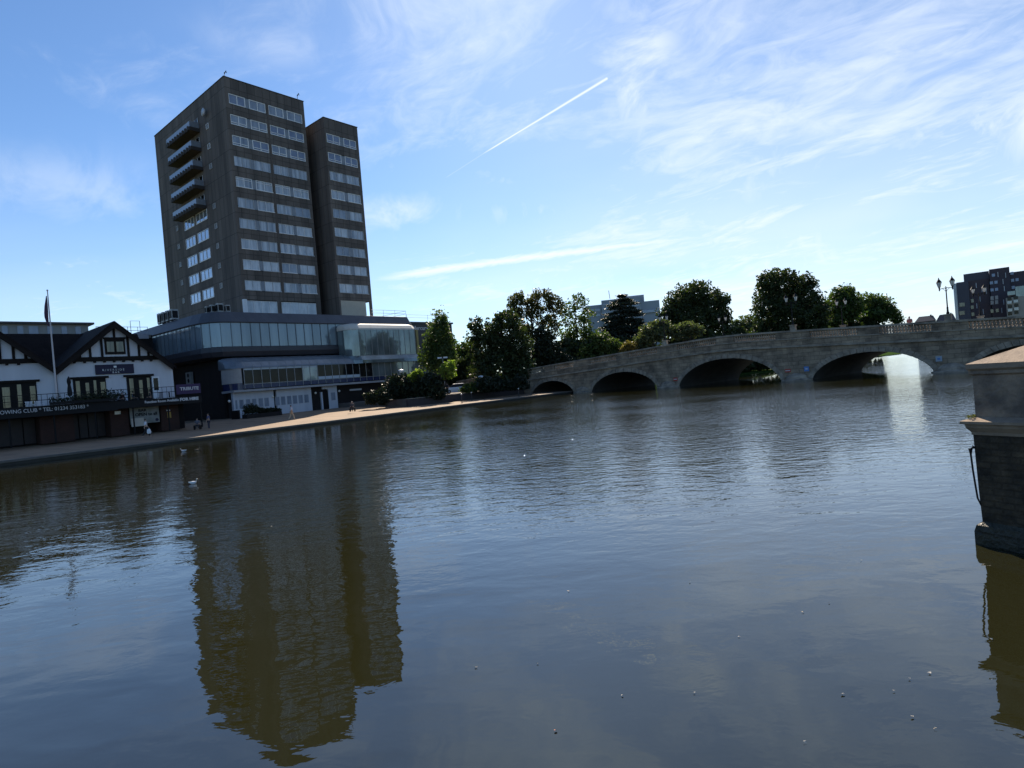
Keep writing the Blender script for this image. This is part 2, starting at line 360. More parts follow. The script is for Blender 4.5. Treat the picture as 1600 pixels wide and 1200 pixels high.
# ================================================================== SETTING
# ---- water
def water_mat():
    m = bpy.data.materials.new('river_water'); m.use_nodes = True; t = m.node_tree; b = t.nodes['Principled BSDF']
    b.inputs['Roughness'].default_value = .015; b.inputs['IOR'].default_value = 1.78; b.inputs['Specular Tint'].default_value = (.64, .85, 1.0, 1); b.inputs['Specular IOR Level'].default_value = .5
    geo = t.nodes.new('ShaderNodeNewGeometry'); pos = geo.outputs['Position']
    def nz(scale, det, rough, sc=(1, 1, 1), rot=0, dist=0):
        mp_ = t.nodes.new('ShaderNodeMapping'); t.links.new(pos, mp_.inputs[0]); mp_.inputs['Scale'].default_value = sc; mp_.inputs['Rotation'].default_value = (0, 0, rot)
        n_ = t.nodes.new('ShaderNodeTexNoise'); n_.inputs['Scale'].default_value = scale; n_.inputs['Detail'].default_value = det; n_.inputs['Roughness'].default_value = rough; n_.inputs['Distortion'].default_value = dist
        t.links.new(mp_.outputs[0], n_.inputs['Vector']); return n_.outputs['Fac']
    def mm(op, a_, b_, clamp=False):
        n_ = t.nodes.new('ShaderNodeMath'); n_.operation = op; n_.use_clamp = clamp
        for i_, v_ in enumerate((a_, b_)):
            if isinstance(v_, (int, float)): n_.inputs[i_].default_value = v_
            else: t.links.new(v_, n_.inputs[i_])
        return n_.outputs[0]
    def rg(v_, a_, b_, c_=0, d_=1):
        n_ = t.nodes.new('ShaderNodeMapRange'); n_.interpolation_type = 'SMOOTHSTEP'; t.links.new(v_, n_.inputs[0])
        for i_, q in enumerate((a_, b_, c_, d_)): n_.inputs[i_+1].default_value = q
        return n_.outputs[0]
    sp_ = t.nodes.new('ShaderNodeSeparateXYZ'); t.links.new(pos, sp_.inputs[0])
    X, Y = sp_.outputs[0], sp_.outputs[1]
    big = nz(.11, 2, .5)                                   # gusts
    gust = rg(big, .36, .64, .55, 1.0)
    near = rg(Y, 7, 24, .0, 1.0)
    mid_ = rg(X, -13, 1, .0, 1.0)                            # breeze in mid-river, lee under the town quay
    amp = mm('MULTIPLY', mm('ADD', mm('MULTIPLY', mm('MULTIPLY', near, mid_), .95), rg(Y, 4.5, 15, .06, .30)), gust)
    rip = nz(2.2, 3, .55, (1, 1.6, 1), .35, .4)
    rip2 = nz(8.5, 2, .5, (1, 1.4, 1), -.2, .2)
    swell = nz(.75, 2, .45, (.8, 1.5, 1), .2, .3)
    h = mm('ADD', mm('MULTIPLY', mm('MULTIPLY', rip, .038), amp), mm('MULTIPLY', mm('MULTIPLY', rip2, .0058), amp))
    h = mm('ADD', h, mm('MULTIPLY', mm('MULTIPLY', swell, .016), mm('SUBTRACT', 1, mm('MULTIPLY', rg(Y, 8, 4.5), rg(X, -1.4, -.2, 0, .75)))))
    bp = t.nodes.new('ShaderNodeBump'); bp.inputs['Strength'].default_value = 1; bp.inputs['Distance'].default_value = 1
    t.links.new(h, bp.inputs['Height']); t.links.new(bp.outputs[0], b.inputs['Normal'])
    mud = nz(.35, 3, .6)
    mx = t.nodes.new('ShaderNodeMix'); mx.data_type = 'RGBA'; t.links.new(mud, mx.inputs[0])
    mx.inputs[6].default_value = (.0130, .0136, .0048, 1); mx.inputs[7].default_value = (.0165, .0156, .0056, 1); t.links.new(mx.outputs[2], b.inputs['Base Color'])
    return m
wm = MB(); wm.quad((-400, -60, 0), (1500, -60, 0), (1500, 1500, 0), (-400, 1500, 0))
struct(wm.build('water', water_mat(), recalc=False))

# ---- left bank: quay edge line in the town frame
edge = [(-140, -40.5), (-60, -39.2), (-35, -38.5), (-21, -38.1), (-11, -37.6), (-3, -37.0), (8, -36.2), (20, -36.2), (30, -36.0), (33, -36)]
def gz(v): return .30 + .36*min(1, max(0, (v+23)/9))
g = MB(TF)
secs = []
for (u, v) in edge:
    secs.append([(u, v+.45, .30)] + [(u, w_, gz(w_)) for w_ in (-23, -20, -17, -14, 6)] + [(u, 30, .8)])
g.loft(secs, closed=False)
struct(g.build('quay_paving', m_pave, recalc=False))
q = MB(TF)
for k in range(len(edge)-1):
    (u0, v0), (u1, v1) = edge[k], edge[k+1]
    q.prism([(u0, v0+.1), (u1, v1+.1), (u1, v1+1.2), (u0, v0+1.2)], -1.5, .16)
struct(q.build('quay_wall', m_edge))
q = MB(TF)
for k in range(len(edge)-1):
    (u0, v0), (u1, v1) = edge[k], edge[k+1]
    q.prism([(u0, v0), (u1, v1), (u1, v1+.45), (u0, v0+.45)], .16, .304)
struct(q.build('quay_kerb', m_coping))
# ---- land beyond (bridge frame edge going upstream), and the far bank
up_edge = [(-3.5, 17), (1.5, 26), (9, 38), (20, 47), (21.5, 56), (16, 74), (9, 110), (8.5, 150), (8, 185), (2, 215), (10, 250), (60, 262), (110, 300)]
g = MB(WF)
def landstrip(pts, back, z0, z1):
    i = len(g.v); n = len(pts)
    for p, b_ in zip(pts, back): g.v += [Vector((p.x, p.y, -1.2)), Vector((p.x, p.y, z0*.2)), Vector((p.x+(b_.x-p.x)*.02, p.y+(b_.y-p.y)*.02, z0)), Vector((b_.x, b_.y, z1))]
    for k in range(n-1):
        for j in range(3): g.f.append((i+k*4+j, i+(k+1)*4+j, i+(k+1)*4+j+1, i+k*4+j+1))
ue = [BF(s, w, 0) for s, w in up_edge]
bk = [TF(33, 60, 0), TF(45, 120, 0), TF(60, 200, 0), TF(100, 400, 0), Vector((-100, 900, 0)), Vector((-60, 1100, 0)), Vector((0, 1400, 0)), Vector((100, 2200, 0)), Vector((200, 3500, 0)), Vector((500, 3800, 0)), Vector((900, 3800, 0)), Vector((1600, 3800, 0)), Vector((3500, 3000, 0))]
landstrip(ue, bk, .7, 2.0)
# town ground behind the quay, out to the horizon
landstrip([TF(-140, 29, 0), TF(-40, 29, 0), TF(0, 29, 0), TF(33, 29, 0), TF(34, -34, 0)], [Vector((-3500, 200, 0)), Vector((-3500, 1500, 0)), Vector((-2500, 3500, 0)), Vector((-600, 3800, 0)), Vector((100, 2200, 0))], .8, 2.0)
# right bank
rb = [Vector((11, 2, 0)), Vector((16, 9.5, 0)), Vector((34, 27, 0)), BF(69.5, -3, 0), BF(70, 18, 0), BF(82, 60, 0), BF(95, 140, 0), BF(100, 230, 0)]
landstrip(rb, [Vector((60, -60, 0)), Vector((300, -60, 0)), Vector((900, 100, 0)), Vector((1500, 400, 0)), Vector((1800, 900, 0)), Vector((2200, 1400, 0)), Vector((2600, 2000, 0)), Vector((3500, 2900, 0))], .9, 2.0)
struct(g.build('ground', m_grass))
# raised road behind the low wall, left of the bridge
g = MB(TF); g.prism([(9.2, -24.6), (20, -25.1), (32.8, -26.2), (34, 20), (9.2, 20)], .3, 1.32)
m_road = mat('asphalt_drive', (.16, .135, .115), (.11, .095, .085), .8, .9)
struct(g.build('raised_drive', m_road))
def wall_run(pts, z0, z1, w, name, m, mc, label):
    t_ = thing(name, label, 'wall', TF(pts[0][0], pts[0][1], z0))
    a_ = MB(TF); b_ = MB(TF)
    for k in range(len(pts)-1):
        (u0, v0), (u1, v1) = pts[k], pts[k+1]
        a_.prism([(u0, v0), (u1, v1), (u1, v1+w), (u0, v0+w)], z0, z1)
        b_.prism([(u0, v0-.05), (u1, v1-.05), (u1, v1+w+.05), (u0, v0+w+.05)], z1, z1+.08)
    a_.build('wall_face', m, t_); b_.build('coping', mc, t_)
wall_run([(8.6, -25.0), (20, -25.5), (31.5, -26.6)], .1, 1.28, .35, 'retaining_wall', mat('drab_brick', (.06, .05, .05), (.045, .036, .036), 1, .9), m_stone_l, 'low dark brick retaining wall with pale coping along the riverside path by the lamp post')

# ================================================================== BRIDGE
def ptop(s): return 5.86 - .052*math.sqrt((s-36.2)**2 + 9)
ARCH = [(4.3, 12.8, 2.0), (16.07, 26.82, 2.47), (29.9, 42.5, 3.06), (45.75, 56.55, 2.47), (59.3, 67.9, 2.0)]
def intr(s):
    for a0, a1, h in ARCH:
        if a0 <= s <= a1:
            x = (s-(a0+a1)/2)/((a1-a0)/2); return h*math.pow(max(0, 1-abs(x)**2.1), .62)
    return -1.2
BWID = 15.8
bridge = thing('stone_bridge', 'long humped pale grey stone bridge with low arches and balustrade across the river', 'bridge', BF(36, 0, 0))
ss = sorted(set([-14, -8, -3, 0, 2] + [a for A in ARCH for a in (A[0], A[1])] + [A[0]+(A[1]-A[0])*(.5-.5*math.cos(math.pi*k/28)) for A in ARCH for k in range(1, 28)] + [14.4, 28.4, 44.1, 57.9, 70, 74, 80, 90]))
wl = MB(BF); wl2 = MB(BF); sf = MB(BF)
for i in range(len(ss)-1):
    s0, s1 = ss[i], ss[i+1]; sm = (s0+s1)/2
    inside = any(A[0] <= sm <= A[1] for A in ARCH)
    z0, z1 = (max(0, intr(s0)), max(0, intr(s1))) if inside else (-1.2, -1.2)
    t0, t1 = ptop(s0)-1.82, ptop(s1)-1.82
    for w, flip in ((0, 1), (BWID, -1)):
        p = [(s0, w, z0), (s1, w, z1), (s1, w, t1), (s0, w, t0)]
        (wl if flip == 1 else wl2).quad(*(p if flip == 1 else p[::-1]))
    if inside:
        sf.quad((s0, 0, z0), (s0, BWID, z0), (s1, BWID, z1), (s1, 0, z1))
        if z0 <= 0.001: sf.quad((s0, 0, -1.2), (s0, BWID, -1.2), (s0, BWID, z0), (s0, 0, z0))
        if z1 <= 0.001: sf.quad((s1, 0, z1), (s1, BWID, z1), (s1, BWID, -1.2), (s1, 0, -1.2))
wl.build('spandrel_wall', m_stone, bridge, recalc=False); wl2.build('spandrel_wall', m_stone, bridge, recalc=False)
sf.build('arch_soffit', mat('dark_soffit', (.07, .064, .058), (.04, .037, .035), .7, .95), bridge, recalc=False)  # arch undersides coloured darker than the bridge faces
for a0, a1, h in ARCH:
    vr = MB(BF); n = 27; c = (a0+a1)/2; hw = (a1-a0)/2
    pts = []
    for k in range(n+1):
        x = -math.cos(math.pi*k/n); s = c+hw*x; z = intr(min(max(s, a0), a1)); z = max(z, 0)
        e = 1e-3; pts.append((s, z))
    for k in range(n):
        (s0, z0), (s1, z1) = pts[k], pts[k+1]
        def outp(s, z):
            dx, dz = (s-c)/hw, (z+.5)/(h+.5); l = math.hypot(dx, dz); return s+.52*dx/l*.9, z+.52*dz/l
        o0, o1 = outp(s0, z0), outp(s1, z1)
        j = .035*(k % 2)
        lo = .03
        vr.loft([[(s0+.025, -.06-j, z0), (s1-.025, -.06-j, z1), (o1[0]-.025, -.06-j, o1[1]), (o0[0]+.025, -.06-j, o0[1])],
                 [(s0+.01, .05, z0), (s1-.01, .05, z1), (o1[0]-.01, .05, o1[1]), (o0[0]+.01, .05, o0[1])]])
    vr.build('arch_ring', m_stone_v, bridge)
def band(name, z_off0, z_off1, w0, w1, m, back=True):
    b_ = MB(BF)
    S = [-14+i*1.0 for i in range(105)]
    for (wa, wb) in (((w0, w1),) + (((BWID-w1, BWID-w0),) if back else ())):
        b_.loft([[(s, wa, ptop(s)+z_off0), (s, wb, ptop(s)+z_off0), (s, wb, ptop(s)+z_off1), (s, wa, ptop(s)+z_off1)] for s in S])
    b_.build(name, m, bridge)
band('string_course', -1.82, -1.62, -.22, .3, m_stone_l)
band('parapet_base', -1.62, -.98, 0, .42, m_stone)
band('plinth_moulding', -.98, -.88, -.08, .46, m_stone_l)
band('coping', -.19, 0, -.10, .50, m_stone_l)
# deck: road, pavements and kerbs over the bridge
S = [-14+i*1.0 for i in range(105)]
dk = MB(BF); dk.loft([[(s, .3, ptop(s)-1.66), (s, BWID-.3, ptop(s)-1.66), (s, BWID-.3, ptop(s)-1.15), (s, .3, ptop(s)-1.15)] for s in S]); dk.build('roadway', m_road, bridge)
dk = MB(BF)
for wa, wb in ((.43, 3.0), (BWID-3.0, BWID-.43)): dk.loft([[(s, wa, ptop(s)-1.146), (s, wb, ptop(s)-1.146), (s, wb, ptop(s)-1.02), (s, wa, ptop(s)-1.02)] for s in S])
dk.build('pavement', m_stone_l, bridge)
BAL = [(4.0, 7.5), (9.3, 13.1), (16.1, 20.7), (22.6, 27.2), (30.0, 35.3), (37.4, 42.3), (45.8, 50.4), (52.3, 56.7), (59.4, 63.2), (65.0, 68.6)]
solid = []; prev = -14
for a0, a1 in BAL: solid.append((prev, a0)); prev = a1
solid.append((prev, 90))
for s0, s1 in solid:
    for wa in (0.02, BWID-.42):
        pn = MB(BF); k = max(1, int((s1-s0)/1.2)); pp = [s0+(s1-s0)*i/k for i in range(k+1)]
        pn.loft([[(s, wa, ptop(s)-.88), (s, wa+.38, ptop(s)-.88), (s, wa+.38, ptop(s)-.19), (s, wa, ptop(s)-.19)] for s in pp])
        pn.build('parapet_panel', m_stone, bridge)
prof = [(.12, -.88), (.12, -.80), (.07, -.77), (.07, -.72), (.13, -.60), (.11, -.50), (.07, -.36), (.07, -.32), (.12, -.28), (.12, -.19)]
for a0, a1 in BAL:
    for wc in (.21, BWID-.21):
        bl = MB(BF); n = int((a1-a0)/.255)
        for k in range(n):
            s = a0+(k+.5)*(a1-a0)/n
            bl.lathe(prof, (s, wc, ptop(s)), 6)
        bl.build('balustrade', m_stone_l, bridge)
# low rounded cutwaters at the piers
for s in (14.43, 28.38, 44.15, 57.92):
    ct = MB(BF)
    secs = []
    for r, z in ((1.65, -1.2), (1.62, .12), (1.5, .16), (1.15, .22), (1.1, .45), (.8, .68), (.25, .84)):
        secs.append([(s+r*math.cos(math.pi*k/10), .02-r*.62*math.sin(math.pi*k/10), z) for k in range(11)])
    ct.loft(secs); ct.build('cutwater', m_stone_v, bridge)
# plates on the piers
def plate(s, z, w, h, m, bar, label):
    t_ = thing('navigation_sign', label, 'sign', BF(s, -.07, z-h/2))
    MB(BF).box(s-w/2, s+w/2, -.1, -.065, z-h/2, z+h/2).build('plate', m, t_)
    MB(BF).box(s-w/2*bar[0], s+w/2*bar[0], -.125, -.101, z-h/2*bar[1], z+h/2*bar[1]).build('symbol', bar[2], t_)
plate(45.25, 1.2, .5, .5, m_bluesign, (.45, .3, m_letter), 'small square blue plate on the pier left of the widest bright arch')
plate(57.0, 1.3, .5, .5, mat('pale_plate', (.35, .4, .45), None), (.45, .4, m_bluesign), 'small square pale plate on the pier right of the bright arch')
plate(43.3, 1.15, .62, .36, m_red, (.8, .25, m_letter), 'red and white plate on the pier beside the blue plate')
plate(29.5, 1.02, .55, .42, m_red, (.8, .25, m_letter), 'red and white plate low on the pier between the second and third arches')

# ---- bridge lamps
def lamp_standard(label):
    t_ = thing('bridge_lamp', label, 'street lamp', (0, 0, 0), 0, 'twin lantern lamps standing on the bridge parapets')
    MB().box(-.26, .26, -.24, .24, 0, .5).box(-.32, .32, -.3, .3, .5, .6).build('pedestal', m_stone_l, t_)
    MB().lathe([(.12, .6), (.14, .7), (.09, .8), (.07, 1.1), (.09, 1.15), (.055, 1.25), (.045, 2.9), (.07, 2.95), (.04, 3.0), (.03, 3.15)], n=8).build('post', m_black, t_)
    MB().tube([(-.5, 0, 2.93), (0, 0, 3.0), (.5, 0, 2.93)], .03).tube([(-.3, 0, 2.96), (-.1, 0, 2.8), (0, 0, 2.6)], .018).tube([(.3, 0, 2.96), (.1, 0, 2.8), (0, 0, 2.6)], .018).build('crossbar', m_black, t_)
    for sx in (-.5, .5):
        ln = MB().lathe([(.03, 2.75), (.06, 2.85), (.05, 2.93), (.08, 3.08), (.1, 3.12)], (sx, 0, 0), 6).lathe([(.24, 3.56), (.2, 3.62), (.1, 3.78), (.05, 3.86), (.02, 4.0)], (sx, 0, 0), 6)
        for k in range(6):
            c_, s_ = math.cos(k*math.pi/3), math.sin(k*math.pi/3)
            ln.tube([(sx+.1*c_, .1*s_, 3.12), (sx+.22*c_, .22*s_, 3.56)], .012, 4)
        lo_ = ln.build('lantern', m_black, t_)
        MB().lathe([(.09, 3.13), (.2, 3.55)], (sx, 0, 0), 6).build('lantern_glass', m_globe, lo_)
    return t_
LAMPS = [(57.9, .2, 'twin lantern lamp on the near parapet in front of the tall dark flats'), (57.9, BWID-.2, 'twin lantern lamp on the far parapet against the tall dark flats'),
         (44.1, .2, 'twin lantern lamp on the near parapet against the biggest tree'), (44.1, BWID-.2, 'twin lantern lamp on the far parapet right of the biggest tree'),
         (28.3, .2, 'twin lantern lamp on the near parapet left of the dark round tree'), (28.3, BWID-.2, 'twin lantern lamp on the far parapet in front of the dark round tree')]
l0 = lamp_standard(LAMPS[0][2])
for i, (s, w, lb) in enumerate(LAMPS):
    o = l0 if i == 0 else copy_tree(l0)
    p = BF(s, w, ptop(s)-.01); o.location = p; o.rotation_euler = (0, 0, -YB); o['label'] = lb

# ================================================================== HOTEL TOWER
hotel = thing('hotel_building', 'tall brown concrete hotel tower with balconies rising from a low glazed podium', 'hotel', TF(6, 0, .6))
FLR = 3.06
ZT = 48.22
body = MB(TF)
body.box(0, 12.85, .3, 27.2, 15.06, 50.43)
body.box(12.85, 14.69, 3.2, 20, 15.06, 47.2)
body.box(14.69, 21.2, -2.13, 18, 17.95, 47.55)
body.box(14.69, 19.95, -2.0, 18, 15.06, 17.95).box(20.85, 21.2, -2.43, -2.0, 15.06, 17.95).box(14.69, 15.0, -2.43, -2.0, 15.06, 17.95)
tops = [ZT-FLR*i for i in range(10)]
WH = 1.60
rows = tops
# spandrels and piers, river wall
def facade(u0, u1, vf, ztop, rws, piers, zbot):
    zz_ = ztop
    for r in rws:
        body.box(u0, u1, vf, vf+.3, r, zz_)
        zz_ = r-WH
        for (a, b) in piers: body.box(a, b, vf, vf+.3, r-WH, r)
    body.box(u0, u1, vf, vf+.3, zbot, zz_)
facade(0, 12.85, 0, 50.43, rows, [(0, .5), (6.2, 6.65), (12.4, 12.85)], 17.75)
facade(14.69, 21.2, -2.43, 47.55, rows[1:], [(14.69, 15.0), (20.75, 21.2)], 17.95)
body.box(0, .4, 0, .3, 15.06, 17.75).box(5.35, 6.0, 0, .3, 15.06, 17.75).box(12.0, 12.85, 0, .3, 15.06, 17.75)
body.build('tower_wall', m_conc, hotel)
cap = MB(TF)
for (u0, u1, v0, v1, z) in ((-.06, 12.91, -.06, 27.26, 50.43), (14.63, 21.26, -2.49, 18.06, 47.55)):
    cap.box(u0, u1, v0, v1, z, z+.12)
cap.build('parapet_cap', mat('parapet_lead', (.05, .045, .045), None), hotel)
jt = MB(TF).box(6.32, 6.52, -.05, -.002, 17.8, 48.4); jt.build('downpipe', m_conc_d, hotel)
# windows
def window(fr, h0, h1, z0, z1, lights, mf, mg, thick=.09, d=-.16, transom=None, sill=True, split_gap=.0, name='window'):
    f_ = MB(fr); t_ = thick
    f_.box(h0, h1, d, d+.09, z0, z0+t_).box(h0, h1, d, d+.09, z1-t_, z1)
    xs = [h0 + (h1-h0)*k/lights for k in range(lights+1)]
    for k, x in enumerate(xs):
        a = x-(0 if k == 0 else (t_ if k == lights else t_/2)); f_.box(a, a+t_, d, d+.09, z0+t_, z1-t_)
    if transom:
        for k in range(lights):
            if (k+int(z0)) % 2 == 0 or transom[1]: f_.box(xs[k]+t_, xs[k+1]-t_, d+.01, d+.08, z0+transom[0], z0+transom[0]+t_*.8)
    o = f_.build(name, mf, hotel)
    MB(fr).box(h0+t_*.5, h1-t_*.5, d-.05, d+.025, z0+t_*.5, z1-t_*.5).build('pane', mg, o)
    if sill: MB(fr).box(h0-.03, h1+.03, d+.092, .07, z0-.085, z0+.02).build('sill', mf, o)
    return o
rw = random.Random(5)
m_inf = mat('pale_infill', (.24, .27, .32), (.19, .22, .27), 1, .6)
class PanB:
    def box(s, *a): MB(TR).box(*a).build('infill_panel', m_inf, hotel)
pan = PanB()
for i, r in enumerate(rows):
    if i == 10: pass
    z1, z0 = r-.02, r-WH+.1
    strips = [(.5, 3.0, 3.6, 6.2), (6.65, 9.15, 9.75, 12.4)]
    for (a, b, c, d_) in strips:
        pan.box(b, c, -.22, -.12, z0, z1)
        for (x0, x1) in ((a, b), (c, d_)):
            if i < 3: window(TR, x0, x1, z0, z1, 2, m_wframe, m_net[3] if rw.random() < .7 else m_net[2], .12, transom=(.32, i > 0) if i else None, sill=False)
            elif i == 3: window(TR, x0, x1, z0, z1, 2, m_gframe, m_net[0 if rw.random() < .6 else 2], .05, sill=False)
            elif i == 4: window(TR, x0, x1, z0, z1, 2, m_wframe, m_net[0], .09, sill=True, transom=(1.1, True))
            else: window(TR, x0, x1, z0, z1, 2, m_gframe if rw.random() < .5 else m_wframe, m_net[rw.choice((0, 0, 1, 0, 2))], .06)
    if i >= 1:
        fr2 = lambda h, d, z: TF(h, -2.43-d, z)
        for (x0, x1) in ((15.05, 17.55), (18.25, 20.72)):
            if i < 3: window(fr2, x0, x1, z0, z1, 2, m_wframe, m_net[3], .11, transom=(.32, True), sill=False)
            elif i == 4: window(fr2, x0, x1, z0, z1, 2, m_wframe, m_net[0], .09)
            else: window(fr2, x0, x1, z0, z1, 2, m_gframe, m_net[rw.choice((0, 0, 1, 2))], .06)
        for x0, x1 in ((17.55, 18.25),): pan.box(x0, x1, 2.43-.22, 2.43-.12, z0, z1)
# base storey strip
for (x0, x1) in ((.4, 5.35), (6.0, 12.0)):
    window(TR, x0, x1, 15.5, 17.6, 4, m_wframe, m_net[1], .07, sill=False)
MB(TR).box(-.15, .35, .02, .5, 15.2, 17.7).build('white_cabinet', m_plastic, hotel)
MB(TF).box(15.0, 19.93, -2.36, -2.06, 15.15, 17.9).build('cream_wall_panel', m_cream, hotel)
# end wall: paired windows, little windows
for k in range(5):
    z0 = 19.55+FLR*k
    window(TL, 9.2, 13.3, z0, z0+1.55, 3, m_wframe, m_sky_glass, .09, d=-.02)
    window(TL, 14.1, 17.9, z0, z0+1.55, 3, m_wframe, m_sky_glass, .09, d=-.02)
m_vent = mat('grey_vent_glass', (.13, .13, .135), (.2, .2, .2), 2, .4)
for k in range(5):
    window(TL, 20.5, 21.3, 20.2+FLR*k, 21.0+FLR*k, 1, m_gframe, m_vent, .05, d=0, sill=False)
for k in range(10):
    if k == 5 or k == 9: continue
    window(TL, 6.1, 6.9, 20.4+FLR*k, 21.2+FLR*k, 1, m_wframe if k > 6 else m_gframe, m_vent, .06, d=0, sill=False)
# balconies
m_soff = mat('balcony_soffit', (.14, .11, .085), (.10, .08, .065), 1, .9)
for k in range(5):
    z = 45.35-3.0*k
    sl_ = MB(TL); sl_.box(9.3, 18.5, 0, 1.5, z, z+.28)
    bo = sl_.build('balcony', m_soff, hotel)
    fs = MB(TL).box(9.25, 18.55, 1.5, 1.56, z-.05, z+.5).box(9.22, 9.3, 0, 1.56, z-.05, z+.5)
    for q_ in range(9): fs.prism([(9.5+q_*1.0, 1.56), (10.1+q_*1.0, 1.56), (10.0+q_*1.0, 1.66), (9.6+q_*1.0, 1.66)], z-.02, z+.62)
    fs.build('balcony_trough', mat('dark_bronze', (.035, .028, .026), None) if k == 0 else bpy.data.materials['dark_bronze'], bo)
    MB(TL).box(9.35, 18.5, 1.44, 1.485, z+.5, z+1.35).box(9.3, 9.345, .05, 1.44, z+.5, z+1.35).build('glass_panel', m_bal, bo)
    rl = MB(TL).tube([(9.3, 0, z+1.4), (9.3, 1.47, z+1.4), (18.5, 1.47, z+1.4), (18.5, 0, z+1.4)], .03, 4)
    rl.build('handrail', m_grey, bo)
    MB(TL).box(9.6, 18.2, .003, .03, z+.3, z+2.3).build('balcony_door', m_dglass, bo)
    pf = MB(TL)
    for q_ in range(8): pf.box(9.6+q_*1.22, 9.68+q_*1.22, .031, .06, z+.3, z+2.3)
    pf.build('door_frame', m_wframe, bo)
# dish and rooftop aerials
dish = MB(TL); dish.lathe([(.02, 0), (.3, .03), (.5, .12), (.62, .28)], (0, 0, 0), 12, fr=lambda x, y, z: TL(6.4+x, .3+z, 47.3+y)); dish.build('satellite_dish', m_white, hotel, smooth=True)
for (u, v) in ((.6, .9), (12.2, .6)):
    MB(TF).tube([(u, v, 50.4), (u, v, 51.6)], .04, 5).tube([(u, v, 51.4), (u+.3, v, 51.9), (u+.35, v, 51.6)], .07, 5).build('aerial', m_black, hotel)

# ---- podium
def offs(poly, d):   # poly given as the outline, d outward (towards river / left)
    c = (10, 5); out = []
    n = len(poly)
    for k in range(n):
        p0, p1, p2 = Vector(poly[k-1]), Vector(poly[k]), Vector(poly[(k+1) % n])
        e1 = (p1-p0).normalized(); e2 = (p2-p1).normalized()
        n1 = Vector((e1.y, -e1.x)); n2 = Vector((e2.y, -e2.x)); nn = (n1+n2).normalized()
        out.append(tuple(p1 + nn*d/max(.4, nn.dot(n1))))
    return out
POD = [(-8.85, 26), (-8.85, 17), (-8.8, 10), (-8.6, 3.3), (-8.4, -1.5), (-8.0, -3.6), (-7.3, -5.0), (-6.2, -5.8), (-4.8, -6), (12, -6), (26.2, -6), (27, -5.2), (27, 26)]
def ring(name, m, levels, parent=None):
    b_ = MB(TF); b_.loft([[(p[0], p[1], z) for p in offs(POD, d)] for d, z in levels]); return b_.build(name, m, parent or hotel)
ring('roof_fascia', m_lead, [(.05, 13.5), (.12, 13.62), (-.55, 15.0), (-.8, 15.05)])
ring('lower_fascia', m_lead_d, [(-1.2, 8.7), (-.1, 8.95), (.15, 9.6), (.10, 10.2), (-.1, 10.3)])
b_ = MB(TF); b_.loft([[(p[0], p[1], z) for p in offs(POD, -.12)] for z in (10.28, 13.55)]); b_.build('glass_band', m_band, hotel)
ml = MB(TF); PO = offs(POD, -.06)
def along(poly, step, a, b):
    acc = 0; res = []
    for k in range(a, b):
        p, q_ = Vector(poly[k]), Vector(poly[k+1]); l = (q_-p).length; t_ = step-acc
        while t_ < l: res.append(p.lerp(q_, t_/l)); t_ += step
        acc = (acc+l) % step
    return res
for p in along(PO, 1.35, 0, 11): ml.box(p.x-.02, p.x+.02, p.y-.03, p.y+.03, 10.29, 13.54)
ml.build('mullion', mat('slate_blue_frame', (.10, .12, .14), None), hotel)
# sky-lit rooflights seen through the corner glazing, dark recess behind left return
MB(TF).loft([[(p[0], p[1], z) for p in offs(POD, -2.2)] for z in (.5, 8.72)]).build('lower_wall', m_brown, hotel)
# lower riverside range: canopy, windows, blue apron, ledge
VL = -9.0
pr = [(-5.9, 8.72), (-6.8, 8.66), (-7.7, 8.4), (-8.5, 7.95), (-9.0, 7.35), (-9.08, 7.12), (-5.9, 7.12)]
cn = MB(TF)
us = [-7.0, -6.9, -6.5, -5.9, -5.2, 12.0]
shr = [1.9, 1.2, .55, .15, 0, 0]
cn.loft([[(u, -5.9+(v+5.9)*(1-s_*.4), 7.12+(z-7.12)*(1-s_*.12)) for (v, z) in pr] for u, s_ in zip(us, shr)])
cn.build('curved_canopy', m_canopy, hotel)
rb_ = MB(TF)
for k in range(15):
    u = -5.0+k*1.2
    if u > 11.6: break
    rb_.loft([[(u, v-.03, z+.03) for v, z in pr[:6]] + [(u, v+.05, z-.05) for v, z in pr[5::-1]] if False else [(u+e, v-.025, z+.025) for v, z in pr[:6]] + [(u+e, v+.04, z-.03) for v, z in reversed(pr[:6])] for e in (0, .06)])
rb_.build('canopy_rib', m_grey, hotel)
MB(TF).box(-5.4, 26.6, VL+.12, -5.9, 4.3, 7.12).build('gallery_wall', m_dark, hotel)
